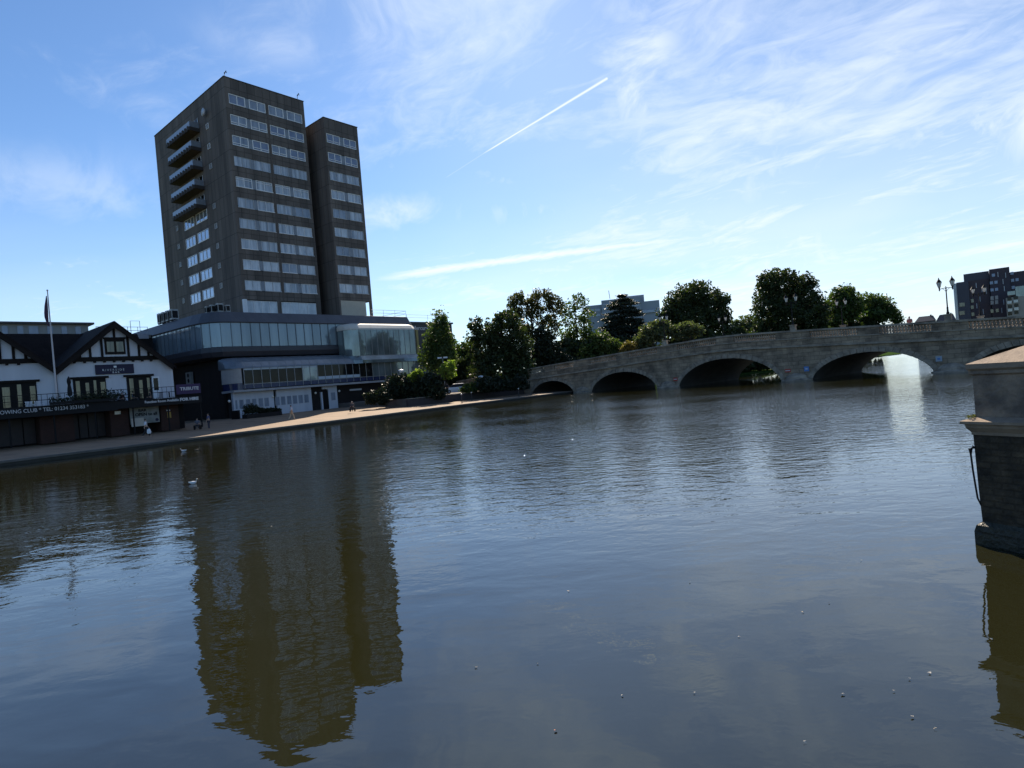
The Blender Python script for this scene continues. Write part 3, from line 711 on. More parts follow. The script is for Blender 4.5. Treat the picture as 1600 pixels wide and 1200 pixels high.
# rounded white end
we = MB(TF); we.loft([[(-5.4-1.5*math.sin(math.pi*k/16), -6.3-2.6*math.cos(math.pi*k/16), z) for k in range(9)] + [(-5.4, -6.3, z)] for z in (5.2, 7.12)]); we.build('rounded_end', mat('pale_render', (.40, .38, .37), (.33, .31, .30), 1, .8), hotel)
MB(TF).loft([[(-5.4-1.45*math.sin(math.pi*k/16), -6.3-2.6*math.cos(math.pi*k/16), z) for k in range(9)] + [(-5.4, -6.3, z)] for z in (4.3, 5.2)]).build('blue_end', m_blue, hotel)
lites = MB(TF); lites2 = MB(TF)
k = 0; u = -5.15
mull = MB(TF)
while u < 26.3:
    u1 = u+1.2
    cls = 'd' if k < 7 else ('l' if k < 9 else ('d' if k < 17 else 'g'))
    mg = {'d': m_dglass, 'l': m_band, 'g': m_bay}[cls]
    top = 6.85 if k < 9 else 7.1
    MB(TF).box(u+.04, u1-.04, VL+.02, VL+.1, 5.05 if k < 9 else (5.5 if k < 15 else 5.05), top).build('window', mg, hotel)
    if k < 9: lites.box(u+.04, u1-.04, VL+.02, VL+.1, 6.87, 7.1)
    elif k < 15: lites2.box(u+.04, u1-.04, VL+.02, VL+.1, 5.07, 5.48)
    mull.box(u-.035, u+.035, VL-.03, VL+.11, 4.45, 7.12)
    u = u1; k += 1
mull.box(-5.2, 26.4, VL-.02, VL+.1, 4.98, 5.05)
m_pb_ = mat('pale_blue_board', (.38, .45, .52), None, 1, .4); lites.build('transom_strip', m_pb_, hotel); lites2.build('pale_spandrel', m_pb_, hotel)
mull.build('gallery_frame', m_grey, hotel)
MB(TF).box(-5.4, 26.5, VL+.03, VL+.11, 4.42, 4.97).build('blue_apron', m_blue, hotel)
MB(TF).box(-6.9, 26.9, -9.5, -6.0, 4.02, 4.30).build('ledge', mat('pale_ledge', (.36, .36, .37), (.28, .28, .3), 1, .7), hotel)
# glass bay rising in front of the podium
bay = MB(TF)
bp_ = [(-6.15, 13.45), (-7.6, 13.42), (-8.5, 13.15), (-9.0, 12.6), (-9.05, 12.35), (-6.15, 12.35)]
ux = [(11.3, 1.6), (11.5, .8), (12.0, .3), (12.8, .04), (13.4, 0), (24.0, 0), (24.6, .15), (24.95, .6)]
bay.loft([[(u, -6.15+(v+6.15)*(1-s_*.45), 12.35+(z-12.35)*(1-s_*.35)) for v, z in bp_] for u, s_ in ux])
bay.build('bay_roof', mat('pale_curved_roof', (.60, .56, .50), (.5, .47, .42), .7, .6, spec=.4), hotel, smooth=False)
b_ = MB(TF)
pl = [(11.35, -6.2), (11.5, -7.6), (12.1, -8.6), (13.2, -9.02), (24.4, -9.02), (24.9, -8.6), (24.95, -6.2)]
b_.prism(pl, 8.3, 12.35); bayo = b_.build('glass_bay', m_bay, hotel)
b_ = MB(TF); b_.loft([[(p[0], p[1], 8.3) for p in pl], [(p[0]+(0 if p[0] < 20 else .6), p[1]-(.5 if p[1] < -7 else 0), 7.6) for p in pl], [(p[0]+(0 if p[0] < 20 else 1.3), p[1]-(.55 if p[1] < -7 else 0), 7.1) for p in pl]]); b_.build('bay_skirt', m_bay, hotel)
b_ = MB(TF)
for k in range(11): u = 13.3+k*1.1; b_.box(u, u+.05, -9.07, -9.0, 8.3, 12.4)
b_.box(12.4, 24.5, -9.08, -9.0, 8.22, 8.32); b_.build('bay_mullion', m_grey, hotel)
MB(TF).box(24.96, 25.4, -8.7, -6.1, 8.3, 12.4).build('yellow_return', mat('mustard_return', (.30, .25, .10), None), hotel)
# ground-floor white shutter fronts
def front(x0, x1, z0, z1, wins, name='shutter'):
    o = MB(TF).box(x0, x1, -8.5, -8.2, z0, z1).build(name, m_white, hotel)
    for (a, b) in wins:
        f_ = MB(TF).box(a-.05, b+.05, -8.53, -8.502, 1.85, 3.05).build('window', m_gframe, o)
        MB(TF).box(a, b, -8.55, -8.531, 1.9, 3.0).build('pane', m_net[2], f_)
    return o
def ux_(x, y=632): return uvz(on_v(x, y, -8.5))[0]
front(-6.45, -1.05, .6, 4.0, [(ux_(x-3), ux_(x+3)) for x in (367.5, 377.5, 388, 397.5, 408, 417)])
front(-.65, 4.65, .6, 4.0, [(ux_(x-3), ux_(x+3)) for x in (434, 443, 452.5, 461.5, 470.5, 479.5)])
MB(TF).box(-6.7, -6.46, -8.7, -8.2, .6, 4.02).build('white_post', m_white, hotel)
front(7.4, 8.9, .6, 3.6, [(7.85, 8.5)])
front(6.5, 8.9, 3.6, 4.0, [])
MB(TF).box(6.45, 7.4, -8.45, -8.25, .6, 3.4).build('entrance_door', m_dark, hotel)
front(6.2, 6.44, .6, 3.2, [])
MB(TF).box(-6.4, 26.4, -8.19, -6.5, .5, 4.02).build('ground_floor_wall', m_brown, hotel)
o = MB(TF).box(11.3, 13.4, -8.32, -8.195, 3.05, 3.3).build('entrance_sign', m_letter, hotel)
# lettering on the end of the building behind the bay
sgn = MB(TF).box(27.05, 38, -3.9, 8.0, 1.0, 14.1); sgn.build('rear_wing', m_lead_d, hotel)
MB(TF).box(27.05, 38.2, -4.15, 8.2, 14.1, 14.4).build('wing_roof', m_lead, hotel)
text('Mercure', TF(28.3, -3.96, 12.95), TA, 1.05, m_letter, hotel, 'hotel_lettering', 1.0, .015)
# roof rails
rr = MB(TF)
for z in (15.6, 16.1): rr.tube([(19, -5, z), (26.2, -5, z), (26.4, 4, z)], .025, 4)
for u in (19, 21.4, 23.8, 26.2): rr.tube([(u, -5, 15.04), (u, -5, 16.15)], .03, 4)
for z in (15.2, 15.7): rr.tube([(27.5, -3.6, z), (37.4, -3.6, z)], .025, 4)
for u in (27.5, 32.4, 37.4): rr.tube([(u, -3.6, 14.38), (u, -3.6, 15.75)], .03, 4)
rr.build('roof_railing', m_grey, hotel)
# wall lights on the ground floor
gl = MB(TF).tube([(0, 0, 0), (0, .18, 0)], .03, 5, fr=lambda x, y, z: Vector((x, y, z)))
t_ = thing('globe_light', 'x', 'wall light', (0, 0, 0), 0, 'round opal lights along the hotel ground floor')
gl.build('bracket', m_black, t_); MB().ball((0, -.02, 0), .17, 10, 7).build('globe', m_globe, t_, smooth=True)
for i, (x, y, v, lb) in enumerate(((358, 627, -8.55, 'round opal wall light at the left end of the white hotel front'), (426, 620, -8.35, 'round opal wall light between the two white shutter fronts'),
                                (493, 614, -8.35, 'round opal wall light beside the white hotel door'), (530, 611, -8.35, 'round opal wall light on dark brick right of the white door'))):
    o = t_ if i == 0 else copy_tree(t_)
    o.location = on_v(x, y, v-.2); o.rotation_euler = (0, 0, YT); o['label'] = lb
# rooftop air conditioners
ac = thing('air_conditioner', 'x', 'air conditioner', (0, 0, 0), YT, 'air conditioning units on the podium roof')
MB(lambda x, y, z: (world_of(ac) @ Vector((x, y, z)))).box(-.5, .5, -.45, .45, .12, 1.35).build('casing', m_grey, ac)
MB(lambda x, y, z: (world_of(ac) @ Vector((x, y, z)))).box(-.45, -.3, -.4, .4, 0, .12).box(.3, .45, -.4, .4, 0, .12).build('foot', m_black, ac)
MB(lambda x, y, z: (world_of(ac) @ Vector((x, y, z)))).box(-.53, -.505, -.35, .35, .3, 1.15).box(-.38, .38, -.48, -.455, .3, 1.15).build('grille', m_black, ac)
SP = [((-7.9, 9.3), 'leftmost of the four boxy air conditioners by the left edge of the podium roof', 1.25), ((-7.9, 7.8), 'second from left of the boxy air conditioners by the podium roof edge', 1.25),
      ((-7.9, 6.2), 'third from left of the boxy air conditioners by the podium roof edge', 1.25), ((-7.9, 4.7), 'boxy air conditioner nearest the tower at the left edge of the podium roof', 1.25),
      ((-6.3, -2.6), 'leftmost small cowl unit on the podium roof under the tower end wall', .8), ((-5.9, -3.3), 'second small cowl unit on the podium roof under the tower end wall', .9),
      ((-5.3, -4.0), 'third and tallest small cowl unit on the podium roof corner', 1.0), ((-4.5, -4.5), 'small cowl unit on the podium roof corner nearest the river', .8)]
for i, ((u, v), lb, sc) in enumerate(SP):
    o = ac if i == 0 else copy_tree(ac)
    o.location = TF(u, v, 15.05); o.rotation_euler = (0, 0, YT); o['label'] = lb
    o.scale = (sc*.75, sc*.75, sc*.95)

# ================================================================== LONG LOW BUILDING BEHIND THE BOATHOUSE
lb_ = thing('office_block', 'long low grey flat-roofed block with blue-tinted windows behind the boathouse', 'building', TF(-30, 12, .8))
lw = mat('grey_cladding', (.28, .29, .29), (.22, .23, .23), .6, .8, streak=True)
MB(TF).box(-60, -17.0, 10, 24, 13.55, 15.0).build('upper_wall', lw, lb_)
MB(TF).box(-61, -16.4, 9.4, 24.6, 15.0, 15.25).build('roof', m_lead_d, lb_)
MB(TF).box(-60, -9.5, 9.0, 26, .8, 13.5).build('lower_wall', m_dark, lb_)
MB(TF).box(-60, -9.7, 8.9, 9.0, 13.1, 13.52).build('roof_edge', mat('weathered_edge', (.2, .19, .16), (.1, .09, .08), 2, .9), lb_)
for k in range(14):
    u = -17.9-k*1.55
    MB(TF).box(u-.6-(.4 if k == 3 else 0), u, 9.93, 9.99, 13.75, 14.75).build('window', m_net[3], lb_)
for (x0, x1, y0, y1) in ((0, 62, 521, 530), (97, 158, 523, 530), (200, 232, 521, 529), (16, 48, 531, 536), (62, 97, 532, 535), (112, 128, 531, 534)):
    ua = uvz(on_v(x0, y0, 8.8))[0] if x0 > 0 else -40; ub = uvz(on_v(x1, y0, 8.8))[0]; za = uvz(on_v(x1, y1, 8.8))[2]; zb = uvz(on_v(x1, y0+1, 8.8))[2]
    MB(TF).box(ua, ub, 8.8, 8.99, za, zb).build('cladding_panel', mat('panel_grey', (.30, .31, .36), (.24, .25, .3), .5, .7) if 'panel_grey' not in bpy.data.materials else bpy.data.materials['panel_grey'], lb_)
rl = MB(TF)
for z in (14.2, 14.7): rl.tube([(-16.2, 9.6, z), (-9.8, 9.6, z)], .03, 4)
for k in range(6): rl.tube([(-16.2+k*1.28, 9.6, 13.5), (-16.2+k*1.28, 9.6, 14.75)], .03, 4)
rl.tube([(-11.9, 9.8, 13.5), (-11.9, 9.8, 15.6), (-10.7, 9.8, 15.6), (-10.7, 9.8, 13.5)], .04, 4)
rl.build('roof_railing', m_grey, lb_)

# ================================================================== BOATHOUSE
bh = thing('boathouse', 'white half-timbered boathouse clubhouse with two black-trimmed gables, a dark tiled roof and a balcony', 'clubhouse', TF(-27, -20, .7))
VW = -18.5; SLP = .88
wl_ = MB(TF)
def gable(uc, half, zap, zb):
    wl_.prism([(uc-half, 0), (uc+half, 0), (uc+half, 1), (uc-half, 1)], 0, 0) if False else None
wallpoly = [(-38.6, 3.1), (-17.3, 3.1), (-17.3, 6.95), (-22.45, 11.45), (-27.5, 7.0), (-32.55, 11.45), (-38.6, 6.1)]
frW = lambda a, c, b: TF(a, b, c)   # poly in (u, z), extrude along v
wl_.prism([(p[0], p[1]) for p in wallpoly], VW, -6, fr=frW)
wl_.build('rendered_wall', m_white, bh)
rf = MB(TF)
for uc, (l, r) in ((-22.45, (5.25, 5.35)), (-32.55, (6.5, 5.25))):
    for sgn_, half in ((-1, l), (1, r)):
        z0, z1 = 11.78, 11.78-half*SLP
        a0, a1 = uc, uc+sgn_*half
        rf.prism([(a0, z0), (a1, z1), (a1, z1-.26), (a0, z0-.26)], VW-.55, -4, fr=frW)
rf.prism([(-14.0, 7.2), (-10.0, 11.5), (-6, 7.2)], -38, -17.6, fr=lambda a, c, b: TF(b, a, c))
rf.build('roof', m_tile, bh)
tm = MB(TF)
def tb(u0, u1, z0, z1, d=.09): tm.box(u0, u1, VW-d, VW-.003, z0, z1)
for uc, ul, ur in ((-22.45, -26.35, -18.55), (-32.55, -38, -28.65)):
    tb(ul, ur, 7.86, 8.28, .14)
    for k in range(10):
        u = ul+.25+k*.83
        if u < ur-.2: tm.box(u, u+.2, VW-.34, VW-.14, 7.70, 7.92)
    for du in (-3.0, -2.15, -1.15, 0, 1.15, 2.1, 2.95):
        h = 11.42-abs(du)*SLP
        zb_ = 10.2 if du == 0 else 8.28
        if h > 8.5: tb(uc+du-.1, uc+du+.1, zb_, h)
    tb(uc-1.0, uc+1.0, 10.02, 10.2)
    # barge boards
    for sgn_, half in ((-1, 5.05), (1, 5.05)):
        tm.prism([(uc, 11.52), (uc+sgn_*half, 11.52-half*SLP), (uc+sgn_*half, 11.52-half*SLP-.42), (uc, 11.10)], VW-.6, VW-.5, fr=frW)
tm.build('timber_framing', m_timber, bh)
for uc in (-22.45, -32.55):
    o = MB(TF).box(uc-.88, uc+.88, VW-.1, VW-.004, 8.5, 10.02).build('attic_window', m_timber, bh)
    MB(TF).box(uc-.72, uc-.1, VW-.12, VW-.101, 8.75, 9.75).box(uc+.1, uc+.72, VW-.12, VW-.101, 8.75, 9.75).build('pane', m_gold, o)
def pubwin(u0, u1, z0, z1, nm='pub_window', panes=4):
    o = MB(TF).box(u0, u1, VW-.05, VW-.004, z0, z1).build(nm, m_dark, bh)
    w = (u1-u0)/panes
    f_ = MB(TF)
    for k in range(panes): f_.box(u0+k*w+w*(.45 if k % 3 else .3), u0+(k+1)*w-w*(.12 if k % 2 else .22), VW-.07, VW-.051, z0+.45, z1-.18-(.2 if k % 2 else 0))
    f_.build('curtained_pane', m_gold, o)
    MB(TF).box(u0-.25, u1+.25, VW-.2, VW-.004, z1, z1+.2).build('lintel', m_timber, o)
pubwin(-26.2, -23.5, 3.5, 6.2); pubwin(-21.7, -19.45, 3.5, 6.2, panes=3); pubwin(-34.5, -29.0, 3.5, 6.15, panes=6)
do = MB(TF).box(-19.4, -18.7, VW-.12, VW-.006, 3.45, 6.1).build('terrace_door', m_plastic, bh)
MB(TF).box(-19.28, -18.84, VW-.14, VW-.121, 4.7, 5.95).build('pane', m_dglass, do)
sg = thing('club_sign', 'long navy sign with pale lettering above the clubhouse windows', 'sign', TF(-22.6, VW-.12, 6.5))
MB(TF).box(-24.3, -20.98, VW-.13, VW-.004, 6.55, 7.5).build('board', m_navy, sg)
text('R I V E R S I D E', TF(-23.75, VW-.14, 6.86), TA, .30, m_net[0], sg, 'lettering', .95)
text('B A R', TF(-22.9, VW-.15, 6.62), TA, .26, m_net[1], sg, 'lettering', 1)
MB(TF).box(-22.75, -22.5, VW-.15, VW-.131, 7.18, 7.36).build('emblem', m_net[1], sg)
# ground floor: brick piers, dark boat bays
gf = MB(TF)
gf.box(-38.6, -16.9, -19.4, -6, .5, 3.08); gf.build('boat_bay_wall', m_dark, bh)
for (a, b) in ((-29.5, -27.0), (-24.1, -22.55), (-19.7, -18.0), (-34.6, -33.2)):
    MB(TF).box(a, b, -21.0, -19.41, .5, 3.06).build('brick_pier', m_redbrick, bh)
m_bd = (mat('dark_painted_door', (.02, .015, .016), (.035, .02, .02), 2, .6))
for (a, b) in ((-27.0, -24.1), (-33.2, -29.5)):
    for k in range(4): MB(TF).box(a+.05+k*(b-a)/4, a+(k+1)*(b-a)/4-.05, -19.5, -19.42, .6, 2.9).build('boat_door', m_bd, bh)
MB(TF).box(-38.6, -16.2, -22.3, -18.6, 3.1, 3.38).build('balcony_deck', m_timber, bh)
fb = MB(TF).box(-38.6, -23.8, -22.42, -22.31, 2.95, 3.85).box(-23.8, -16.2, -22.42, -22.31, 3.05, 3.75); fb.build('name_board', m_black, bh)
def fit_text(s_, x0, x1, y0, y1, v, zc_, size, bold=0, par=bh):
    p0 = uvz(on_v(x0, y0, v)); p1 = uvz(on_v(x1, y1, v))
    cu = text(s_, TF(p0[0], v, zc_), TA, size, m_letter, par, 'lettering', 1, bold)
    ws = [TA.dot(world_of(par) @ vv.co) for vv in cu.data.vertices]; w = max(ws)-min(ws)
    k = (p1[0]-p0[0])/w
    org = world_of(par).inverted() @ TF(p0[0], v, zc_)
    ax = TA
    for vv in cu.data.vertices:
        d = vv.co-org; c_ = d.dot(ax); vv.co = org + d + ax*(c_*(k-1))
fit_text('ROWING CLUB * TEL: 01234 353183 *', -6, 138, 648, 634, -22.43, 3.36, .46)
fit_text('Function Room Available', 226, 279, 628, 624, -22.43, 3.38, .34, .008)
fit_text('FOR HIRE', 281, 310, 624, 622, -22.43, 3.36, .40, .02)
rl = MB(TF)
for z in (4.35, 4.85): rl.tube([(-38.4, -22.25, z), (-16.2, -22.25, z)], .025, 4)
k = -38.3
while k < -16.2:
    rl.tube([(k, -22.25, 3.38), (k, -22.25, 4.86)], .018, 4); k += .42
rl.tube([(-16.2, -22.25, 4.85), (-16.2, -18.5, 4.85)], .025, 4)
rl.build('balcony_railing', m_black, bh)
for k in range(8): MB(TF).tube([(-38+k*3.1, -22.2, .5), (-38+k*3.1, -22.2, 3.1)], .07, 6).build('balcony_post', m_black, bh)
MB(TF).tube([(-27.5, VW-.1, 7.0), (-27.5, VW-.1, 3.4)], .07, 5).build('downpipe', m_black, bh)
# banners and notices
ba = thing('purple_banner', 'purple banner with arched pale lettering hung on the balcony rail at its right end', 'banner', TF(-17.4, -22.5, 4.1))
MB(TF).box(-18.55, -16.2, -22.36, -22.33, 4.02, 5.0).build('cloth', m_purple, ba)
text('TRIBUTE', TF(-18.2, -22.37, 4.4), TA, .45, m_letter, ba, 'lettering', 1.05, .01)
ob = thing('open_banner', 'large pale printed banner reading open hung under the balcony beside the walker', 'banner', TF(-21.2, -21.2, 1.3))
MB(TF).box(-22.5, -19.9, -21.2, -21.16, 1.45, 3.04).build('sheet', mat('printed_sheet', (.25, .26, .26), (.15, .16, .15), 1.3, .7), ob)
text('BAR', TF(-21.75, -21.22, 2.62), TA, .36, m_black, ob, 'lettering', 1.1, .01)
text('OPEN to all', TF(-22.05, -21.22, 2.2), TA, .42, m_black, ob, 'lettering', .95, .012)
MB(TF).lathe([(.16, 0), (.16, .01)], (0, 0, 0), 10, fr=lambda x, y, z: TF(-20.15+x, -21.21-z, 1.7+y)).build('emblem', m_navy, ob)
MB(TF).box(-22.45, -21.35, -21.27, -21.24, 1.22, 2.02).build('poster', mat('cream_poster', (.5, .45, .38), (.42, .4, .38), 2, .8), ob)
single(MB(TF).box(-23.7, -23.2, -21.04, -21.005, 2.55, 2.85), 'notice_board', m_net[1], 'small white notice on the brick pier left of the printed banner', 'notice')
nb_ = thing('yellow_notice', 'yellow notice with white plate above on the brick pier right of the printed banner', 'notice', TF(-19, -21.03, 1.7))
MB(TF).box(-19.1, -18.75, -21.04, -21.005, 1.75, 2.35).build('plate', mat('ochre_plate', (.35, .22, .06), None), nb_); MB(TF).box(-19.15, -18.8, -21.04, -21.005, 2.45, 2.58).build('header', m_letter, nb_)

# ---- flagpole
fp = thing('flagpole', 'tall slim white flagpole with a limp dark flag in front of the boathouse', 'flagpole', TF(-28.3, -21.95, 3.38))
MB(TF).tube([(-28.3, -21.95, 3.38), (-28.3, -21.95, 7), (-28.3, -21.95, 13.95)], [.085, .07, .04], 8).ball((-28.3, -21.95, 14.0), .08, fr=TF).build('pole', mat('pole_white', (.5, .48, .5), None), fp)
fl = MB(TF); secs = []
for k, (z, w) in enumerate(((13.5, .06), (13.1, .12), (12.6, .22), (12.0, .30), (11.6, .32), (11.1, .22), (10.8, .06))):
    secs.append([(-28.38-w*(.5+.5*math.cos(j*math.pi/4)) , -21.95+.09*math.sin(j*math.pi/4+k), z) for j in range(8)])
fl.loft(secs); fl.build('flag', mat('dark_flag', (.03, .035, .06), (.08, .03, .06), 3, .9), fp)

# ================================================================== FOLIAGE
def leaf_mat(name, c1, c2, tr=.35, ns=.6):
    m = bpy.data.materials.new(name); m.use_nodes = True; t = m.node_tree; N_ = t.nodes; b = N_['Principled BSDF']; out = N_['Material Output']
    geo = N_.new('ShaderNodeNewGeometry'); nz = N_.new('ShaderNodeTexNoise'); nz.inputs['Scale'].default_value = ns; nz.inputs['Detail'].default_value = 4
    t.links.new(geo.outputs['Position'], nz.inputs['Vector']); mx = N_.new('ShaderNodeMix'); mx.data_type = 'RGBA'
    mr = N_.new('ShaderNodeMapRange'); mr.inputs[1].default_value = .35; mr.inputs[2].default_value = .65; t.links.new(nz.outputs['Fac'], mr.inputs[0]); t.links.new(mr.outputs[0], mx.inputs[0])
    mx.inputs[6].default_value = (*c1, 1); mx.inputs[7].default_value = (*c2, 1)
    t.links.new(mx.outputs[2], b.inputs['Base Color']); b.inputs['Roughness'].default_value = .55; b.inputs['Specular IOR Level'].default_value = .3
    tl = N_.new('ShaderNodeBsdfTranslucent'); hs = N_.new('ShaderNodeMix'); hs.data_type = 'RGBA'; hs.blend_type = 'MULTIPLY'; hs.inputs[0].default_value = 1
    t.links.new(mx.outputs[2], hs.inputs[6]); hs.inputs[7].default_value = (1.3, 1.5, .6, 1); t.links.new(hs.outputs[2], tl.inputs[0])
    ms = N_.new('ShaderNodeMixShader'); ms.inputs[0].default_value = tr; t.links.new(b.outputs[0], ms.inputs[1]); t.links.new(tl.outputs[0], ms.inputs[2]); t.links.new(ms.outputs[0], out.inputs[0])
    return m
LM = {'dark': leaf_mat('dark_leaves', (.028, .042, .016), (.045, .058, .022), .3), 'mid': leaf_mat('mid_leaves', (.045, .075, .022), (.075, .10, .03), .4),
      'brown': leaf_mat('autumn_tinged_leaves', (.035, .050, .018), (.070, .058, .024), .35), 'yellow': leaf_mat('yellow_leaves', (.12, .10, .03), (.18, .13, .035), .4),
      'pale': leaf_mat('pale_leaves', (.060, .080, .042), (.092, .105, .05), .4), 'blue': leaf_mat('blue_green_needles', (.022, .036, .026), (.038, .05, .038), .12), 'black': leaf_mat('deep_green_leaves', (.012, .02, .010), (.02, .03, .014), .15),
      'bright': leaf_mat('bright_leaves', (.13, .19, .035), (.19, .24, .05), .5)}
def leaves_mesh(centres, size, flat=0.0):
    """centres (n,3) world; one elongated leaf-clump face each"""
    n = len(centres); v1 = rng.normal(size=(n, 3)); v1 /= np.linalg.norm(v1, axis=1)[:, None]
    v1[:, 2] *= (1-flat); v2 = rng.normal(size=(n, 3)); v2 -= (v2*v1).sum(1)[:, None]*v1/np.maximum((v1*v1).sum(1), 1e-6)[:, None]; v2[:, 2] *= (1-flat)
    v2 /= np.linalg.norm(v2, axis=1)[:, None]
    s1 = size*rng.uniform(.6, 1.3, n)[:, None]; s2 = s1*rng.uniform(.5, .8, n)[:, None]
    p = np.stack([centres-v1*s1, centres+v2*s2*.9-v1*s1*.2, centres+v1*s1, centres-v2*s2*.9+v1*s1*.15], 1).reshape(-1, 3)
    return p
def add_leaf_obj(name, pts, m, parent):
    n = len(pts)//4; me = bpy.data.meshes.new(name)
    inv = np.array(world_of(parent).inverted()); pts = pts @ inv[:3, :3].T + inv[:3, 3]
    me.vertices.add(len(pts)); me.vertices.foreach_set('co', pts.astype('f').ravel())
    me.loops.add(n*4); me.loops.foreach_set('vertex_index', np.arange(n*4, dtype='i'))
    me.polygons.add(n); me.polygons.foreach_set('loop_start', np.arange(0, n*4, 4, dtype='i')); me.polygons.foreach_set('loop_total', np.full(n, 4, 'i'))
    me.update(); me.validate(); me.materials.append(m)
    o = bpy.data.objects.new(name, me); COL.objects.link(o); o.parent = parent; return o
def blobs_world(bl, Y):
    out = []
    for (x, y, rx, ry, *dd) in bl:
        c = at(x, y, Y+(dd[0] if dd else 0)); out.append((np.array(c), rx/FPX*Y, ry/FPX*Y))
    return out
def cluster_points(blobs, ncl, per, cr_, shell=.55, depth=.9, stretch=(1, 1, 1)):
    pts = []; cc = []
    area = np.array([b[1]*b[2] for b in blobs]); area = area/area.sum()
    for (c, rx, rz), a in zip(blobs, area):
        k = max(4, int(ncl*a)); d = rng.normal(size=(k, 3)); d /= np.linalg.norm(d, axis=1)[:, None]
        r = rng.uniform(shell, 1.0, k)[:, None]**.7
        # lumpy radius
        lump = 1+.16*np.sin(d[:, 0:1]*5+c[0])*np.cos(d[:, 2:3]*6+c[1])
        q_ = c + d*r*lump*np.array([rx, rx*depth, rz]); cc.append(q_)
        s_ = cr_*rng.uniform(.6, 1.5, k)
        o = np.clip(rng.normal(size=(k, per, 3)), -1.25, 1.25)*.5*np.array(stretch)
        pts.append((q_[:, None, :] + o*s_[:, None, None]).reshape(-1, 3))
    return np.concatenate(pts), np.concatenate(cc)
def trunk_mesh(base, top, r, cc, nl=9, seed=0):
    rr_ = random.Random(seed); t_ = MB(); b0 = Vector(base); tp = Vector(top); mid = b0.lerp(tp, .5)+Vector((rr_.uniform(-.3, .3), 0, 0))
    t_.tube([tuple(b0), tuple(b0.lerp(tp, .06)), tuple(mid), tuple(tp)], [r*1.5, r, r*.75, r*.3], 8)
    if len(cc):
        for k in range(nl):
            e = Vector(cc[rr_.randrange(len(cc))]); s_ = b0.lerp(tp, rr_.uniform(.3, .8)); m_ = s_.lerp(e, .5)+Vector((0, 0, .06*(e-s_).length))
            t_.tube([tuple(s_), tuple(m_), tuple(e)], [r*.42, r*.26, r*.08], 5)
    return t_
def tree(name, label, Y, blobs, leaf, ground=.9, ncl=260, per=16, lsize=.24, cr_=.75, tx=None, r=.28, shell=.5, nl=10, cat='tree', group='trees beside and beyond the bridge', ttop=None, stretch=(1, 1, 1), flat=0, depth=.9, trunk=True, dens=1.0):
    bw = blobs_world(blobs, Y); c0 = sum((b[0] for b in bw), np.zeros(3))/len(bw)
    x0 = tx if tx is not None else sum(b[0] for b in blobs)/len(blobs)
    base = on_depth(x0, Y, ground)
    t_ = thing(name, label, cat, base, 0, group)
    pts, cc = cluster_points(bw, int(ncl*1.5*dens), int(per*1.35), cr_, shell*.75, depth, stretch)
    keep = pts[:, 2] > ground+.1; pts = pts[keep]
    add_leaf_obj('crown', leaves_mesh(pts, lsize*1.15, flat), LM[leaf], t_)
    if trunk:
        zt = max(b[0][2]+b[2]*.5 for b in bw); top = (float(c0[0]*.6+base.x*.4), float(c0[1]), zt)
        trunk_mesh(base, top, r, cc, nl, int(x0)).build('trunk', m_bark, t_)
    return t_
def on_depth(x, Y, z):
    # world point at forward distance Y in pixel column x (read at the horizon) and height z
    yh = 592+ (800-x)*math.tan(ROLL); P = at(x, yh, Y); return Vector((P.x, P.y, z))

tree('birch_tree', 'slim airy silver birch with drooping foliage at the right end of the hotel', 92, [(688, 505, 13, 18), (685, 530, 22, 24), (690, 558, 24, 24), (672, 560, 18, 20), (700, 540, 12, 22)], 'mid', ncl=300, per=14, lsize=.17, cr_=.75, tx=689, r=.15, stretch=(.7, .7, 1.6), nl=14)
tree('young_tree', 'small sunlit yellow-green tree with pale bare stems beside the white car', 84, [(698, 580, 13, 13), (702, 572, 8, 8)], 'bright', ground=1.35, ncl=60, per=16, lsize=.13, cr_=.4, tx=692, r=.08)
tree('bushy_tree', 'light green bushy tree glimpsed in the gap behind the white car', 118, [(722, 560, 20, 26), (735, 545, 14, 16), (715, 582, 16, 14)], 'mid', ncl=140, per=16, lsize=.26, cr_=.8)
tree('chestnut_tree', 'broad dark spreading tree overhanging the left end of the bridge', 96, [(785, 520, 34, 30), (757, 545, 28, 30), (805, 548, 28, 34), (775, 575, 44, 26), (812, 575, 24, 22), (745, 510, 12, 12), (790, 498, 18, 12)], 'dark', ncl=520, per=16, lsize=.23, cr_=.8, tx=790, shell=.45)
tree('open_crowned_tree', 'tall open tree with brown tinged leaves and forked trunk showing sky between its branches', 112, [(812, 472, 19, 17), (846, 470, 22, 17), (868, 480, 12, 16), (808, 495, 14, 16), (858, 508, 16, 18), (835, 485, 14, 12), (822, 520, 12, 16), (852, 532, 18, 14)], 'brown', ncl=300, per=13, lsize=.22, cr_=.75, tx=834, r=.3, nl=22, dens=.85)
tree('ash_tree', 'pale feathery tree with a sparse top between the tall open tree and the cedar', 115, [(904, 472, 16, 13), (888, 490, 16, 14), (915, 492, 14, 12), (900, 515, 28, 22), (890, 540, 26, 22), (922, 530, 18, 20)], 'mid', ncl=300, per=12, lsize=.22, cr_=.8, tx=902, r=.2, nl=18, dens=.6)
tree('yew_tree', 'very dark dense cone shaped evergreen below the tall open tree', 104, [(855, 555, 28, 26), (850, 530, 14, 20), (872, 568, 26, 18), (838, 562, 18, 18)], 'black', ncl=300, per=16, lsize=.2, cr_=.6, shell=.3)
tree('green_shrub_tree', 'sunlit yellow-green shrubby tree leaning out over the bridge balustrade', 106, [(940, 535, 18, 16), (925, 550, 20, 16), (958, 545, 18, 11), (970, 552, 12, 8)], 'mid', ncl=200, per=16, lsize=.2, cr_=.6, shell=.35)
